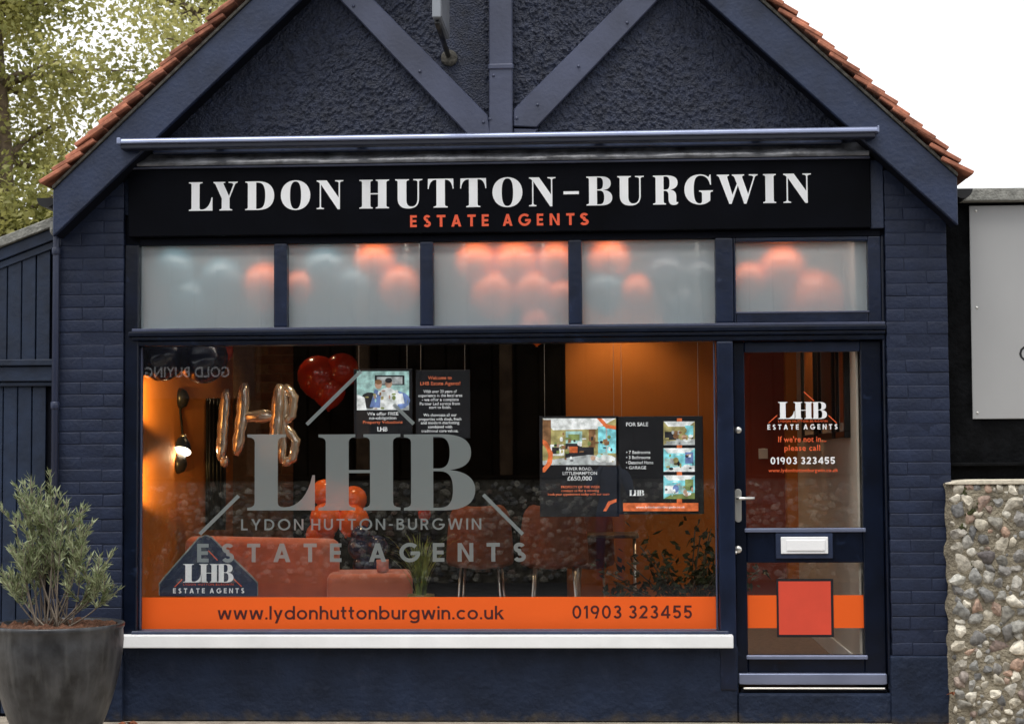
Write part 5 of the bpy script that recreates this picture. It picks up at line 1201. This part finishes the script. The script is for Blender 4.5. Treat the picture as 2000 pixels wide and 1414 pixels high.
# --- gable shaped agent's board standing inside the glass
TS = empty('gable_shaped_sign', at(405, 1164, .17), 'navy house shaped board with white initials leaning in the window corner', 'sign')
tp = [(312, 1164), (502, 1164), (502, 1139), (494, 1130), (412, 1050), (401, 1046), (390, 1050), (320, 1130), (312, 1141)]
ppoly('board', tp, .165, m_barge, TS, .006)
e_ = [(x-2 if x < 400 else x+2, y-2) for x, y in tp]; ppoly('backing_edge', e_, .172, m_conc, TS, .004)
logo(TS, (358, 394), (389, 427), (424, 456), 1101, 1137, .1645, m_white)
pgeo('lettering', 'ESTATE AGENTS', 338, 477, 1158, 9.5, .1645, m_white, TS, .2, .5, .5)
psans('lettering', 'LYDON HUTTON-BURGWIN', 358, 456, 1143, 4, .1645, m_dorange, TS, 1.2, .0)
for l in ((341, 1146, 356, 1131), (456, 1130, 472, 1145), (407, 1075, 425, 1094)): pline('roof_line', *l, 1.6, .1644, m_dorange, TS)

# ================================================================== the photographer, only seen mirrored in the glass
def person():
    P = empty('person', (.60, -10.93, 0), 'person in grey blue jacket and jeans holding a camera, mirrored in the window', 'person')
    X, Y = .60, -10.93
    J = {'pel': (0, 0, .95, .145, .11), 'wst': (0, .0, 1.08, .135, .10), 'chs': (0, 0, 1.30, .165, .115), 'nck': (0, 0, 1.46, .06, .06), 'hd0': (0, .02, 1.54, .065, .075), 'hd1': (0, .02, 1.66, .078, .098), 'hd2': (0, .01, 1.76, .05, .06)}
    v, e, rad = [], [], []
    def add(p, r):
        v.append(Vector((X+p[0], Y+p[1], p[2]))); rad.append(r if isinstance(r, tuple) else (r, r)); return len(v)-1
    ids = {}
    for k_, (a, b, c, r1, r2) in J.items(): ids[k_] = add((a, b, c), (r1, r2))
    for a, b in zip(list(J)[:-1], list(J)[1:]): e.append((ids[a], ids[b]))
    for s in (-1, 1):
        ch = [((s*.10, 0, .86), .095), ((s*.11, .02, .70), .08), ((s*.12, .03, .50), .06), ((s*.125, .0, .32), .056), ((s*.13, -.02, .10), .042), ((s*.135, .0, .05), .045), ((s*.15, .14, .035), .035)]
        pr_ = ids['pel']
        for p, r in ch: q = add(p, r); e.append((pr_, q)); pr_ = q
        ch = [((s*.19, 0, 1.38), .065), ((s*.24, .0, 1.24), .055), ((s*.26, .04, 1.10), .045), ((s*.19, .14, 1.26), .04), ((s*.10, .22, 1.46), .03), ((s*.07, .24, 1.53), .032)]
        pr_ = ids['chs']
        for p, r in ch: q = add(p, r); e.append((pr_, q)); pr_ = q
    me = bpy.data.meshes.new('body'); me.from_pydata(v, e, []); o = bpy.data.objects.new('body', me); COL.objects.link(o)
    o.modifiers.new('skin', 'SKIN')
    for i, r in enumerate(rad): me.skin_vertices[0].data[i].radius = r
    me.skin_vertices[0].data[0].use_root = True
    sb = o.modifiers.new('sub', 'SUBSURF'); sb.levels = 2; sb.render_levels = 2
    ev = bpy.data.meshes.new_from_object(o.evaluated_get(bpy.context.evaluated_depsgraph_get())); bpy.data.objects.remove(o)
    for m in (M('grey blue jacket', (.10, .13, .2), .8, .15, 9), M('blue jeans', (.04, .06, .12), .85, .2, 30), M('skin', (.45, .28, .2), .5, .06, 9), M('dark shoes', (.02, .02, .02), .5, .1)): ev.materials.append(m)
    for f_ in ev.polygons:
        c = f_.center; z = c.z; f_.material_index = 2 if z > 1.47 else 0 if z > .92 or (abs(c.x-X) > .2 and z > .9) else 3 if z < .07 else 1
        f_.use_smooth = True
    link('body', ev, None, P)
    hv = blob('hair', (X, Y-.005, 1.72), (.088, .108, .085), M('brown hair', (.05, .03, .02), .7, .3, 40), P, 3, .15, 3)
    m_sk = bpy.data.materials['skin']
    blob('nose', (X, Y+.122, 1.635), (.013, .018, .022), m_sk, P, 2)
    for s in (-1, 1):
        blob('ear', (X+s*.082, Y+.01, 1.645), (.012, .022, .032), m_sk, P, 2)
        blob('eye', (X+s*.032, Y+.102, 1.665), (.011, .009, .008), m_black, P, 2)
        for j in range(5):      # fingers curled round the camera body
            z = 1.60-.017*j if j < 4 else 1.535; x0 = X+s*.085; L_ = (.055, .062, .058, .046, .04)[j]
            tube('finger', [(x0, Y+.23, z-.01), (x0+s*.004, Y+.255, z), (x0-s*.012, Y+.275, z), (x0-s*L_*.7, Y+.278, z-.003)] if j < 4 else [(x0, Y+.23, z), (x0-s*.02, Y+.215, z+.01), (x0-s*.04, Y+.212, z+.02)], [.011, .0095, .009, .007] if j < 4 else [.012, .010, .008], m_sk, P, 8)
    tube('mouth', [(X-.024, Y+.108, 1.593), (X, Y+.113, 1.591), (X+.024, Y+.108, 1.593)], .004, M('lips', (.3, .12, .1), .5, .05), P, 6)
person()
CB = empty('hand_held_camera', (.60, -10.67, 1.57), 'small black camera held up by the mirrored person', 'camera')
box('camera_body', .535, .665, -10.70, -10.665, 1.535, 1.61, m_black, CB, .008, 2)
lathe('lens', [(.03, 0), (.032, .01), (.032, .035), (.026, .04), (.001, .036)], m_black, CB, (.60, -10.665, 1.57), 'Y', 20)
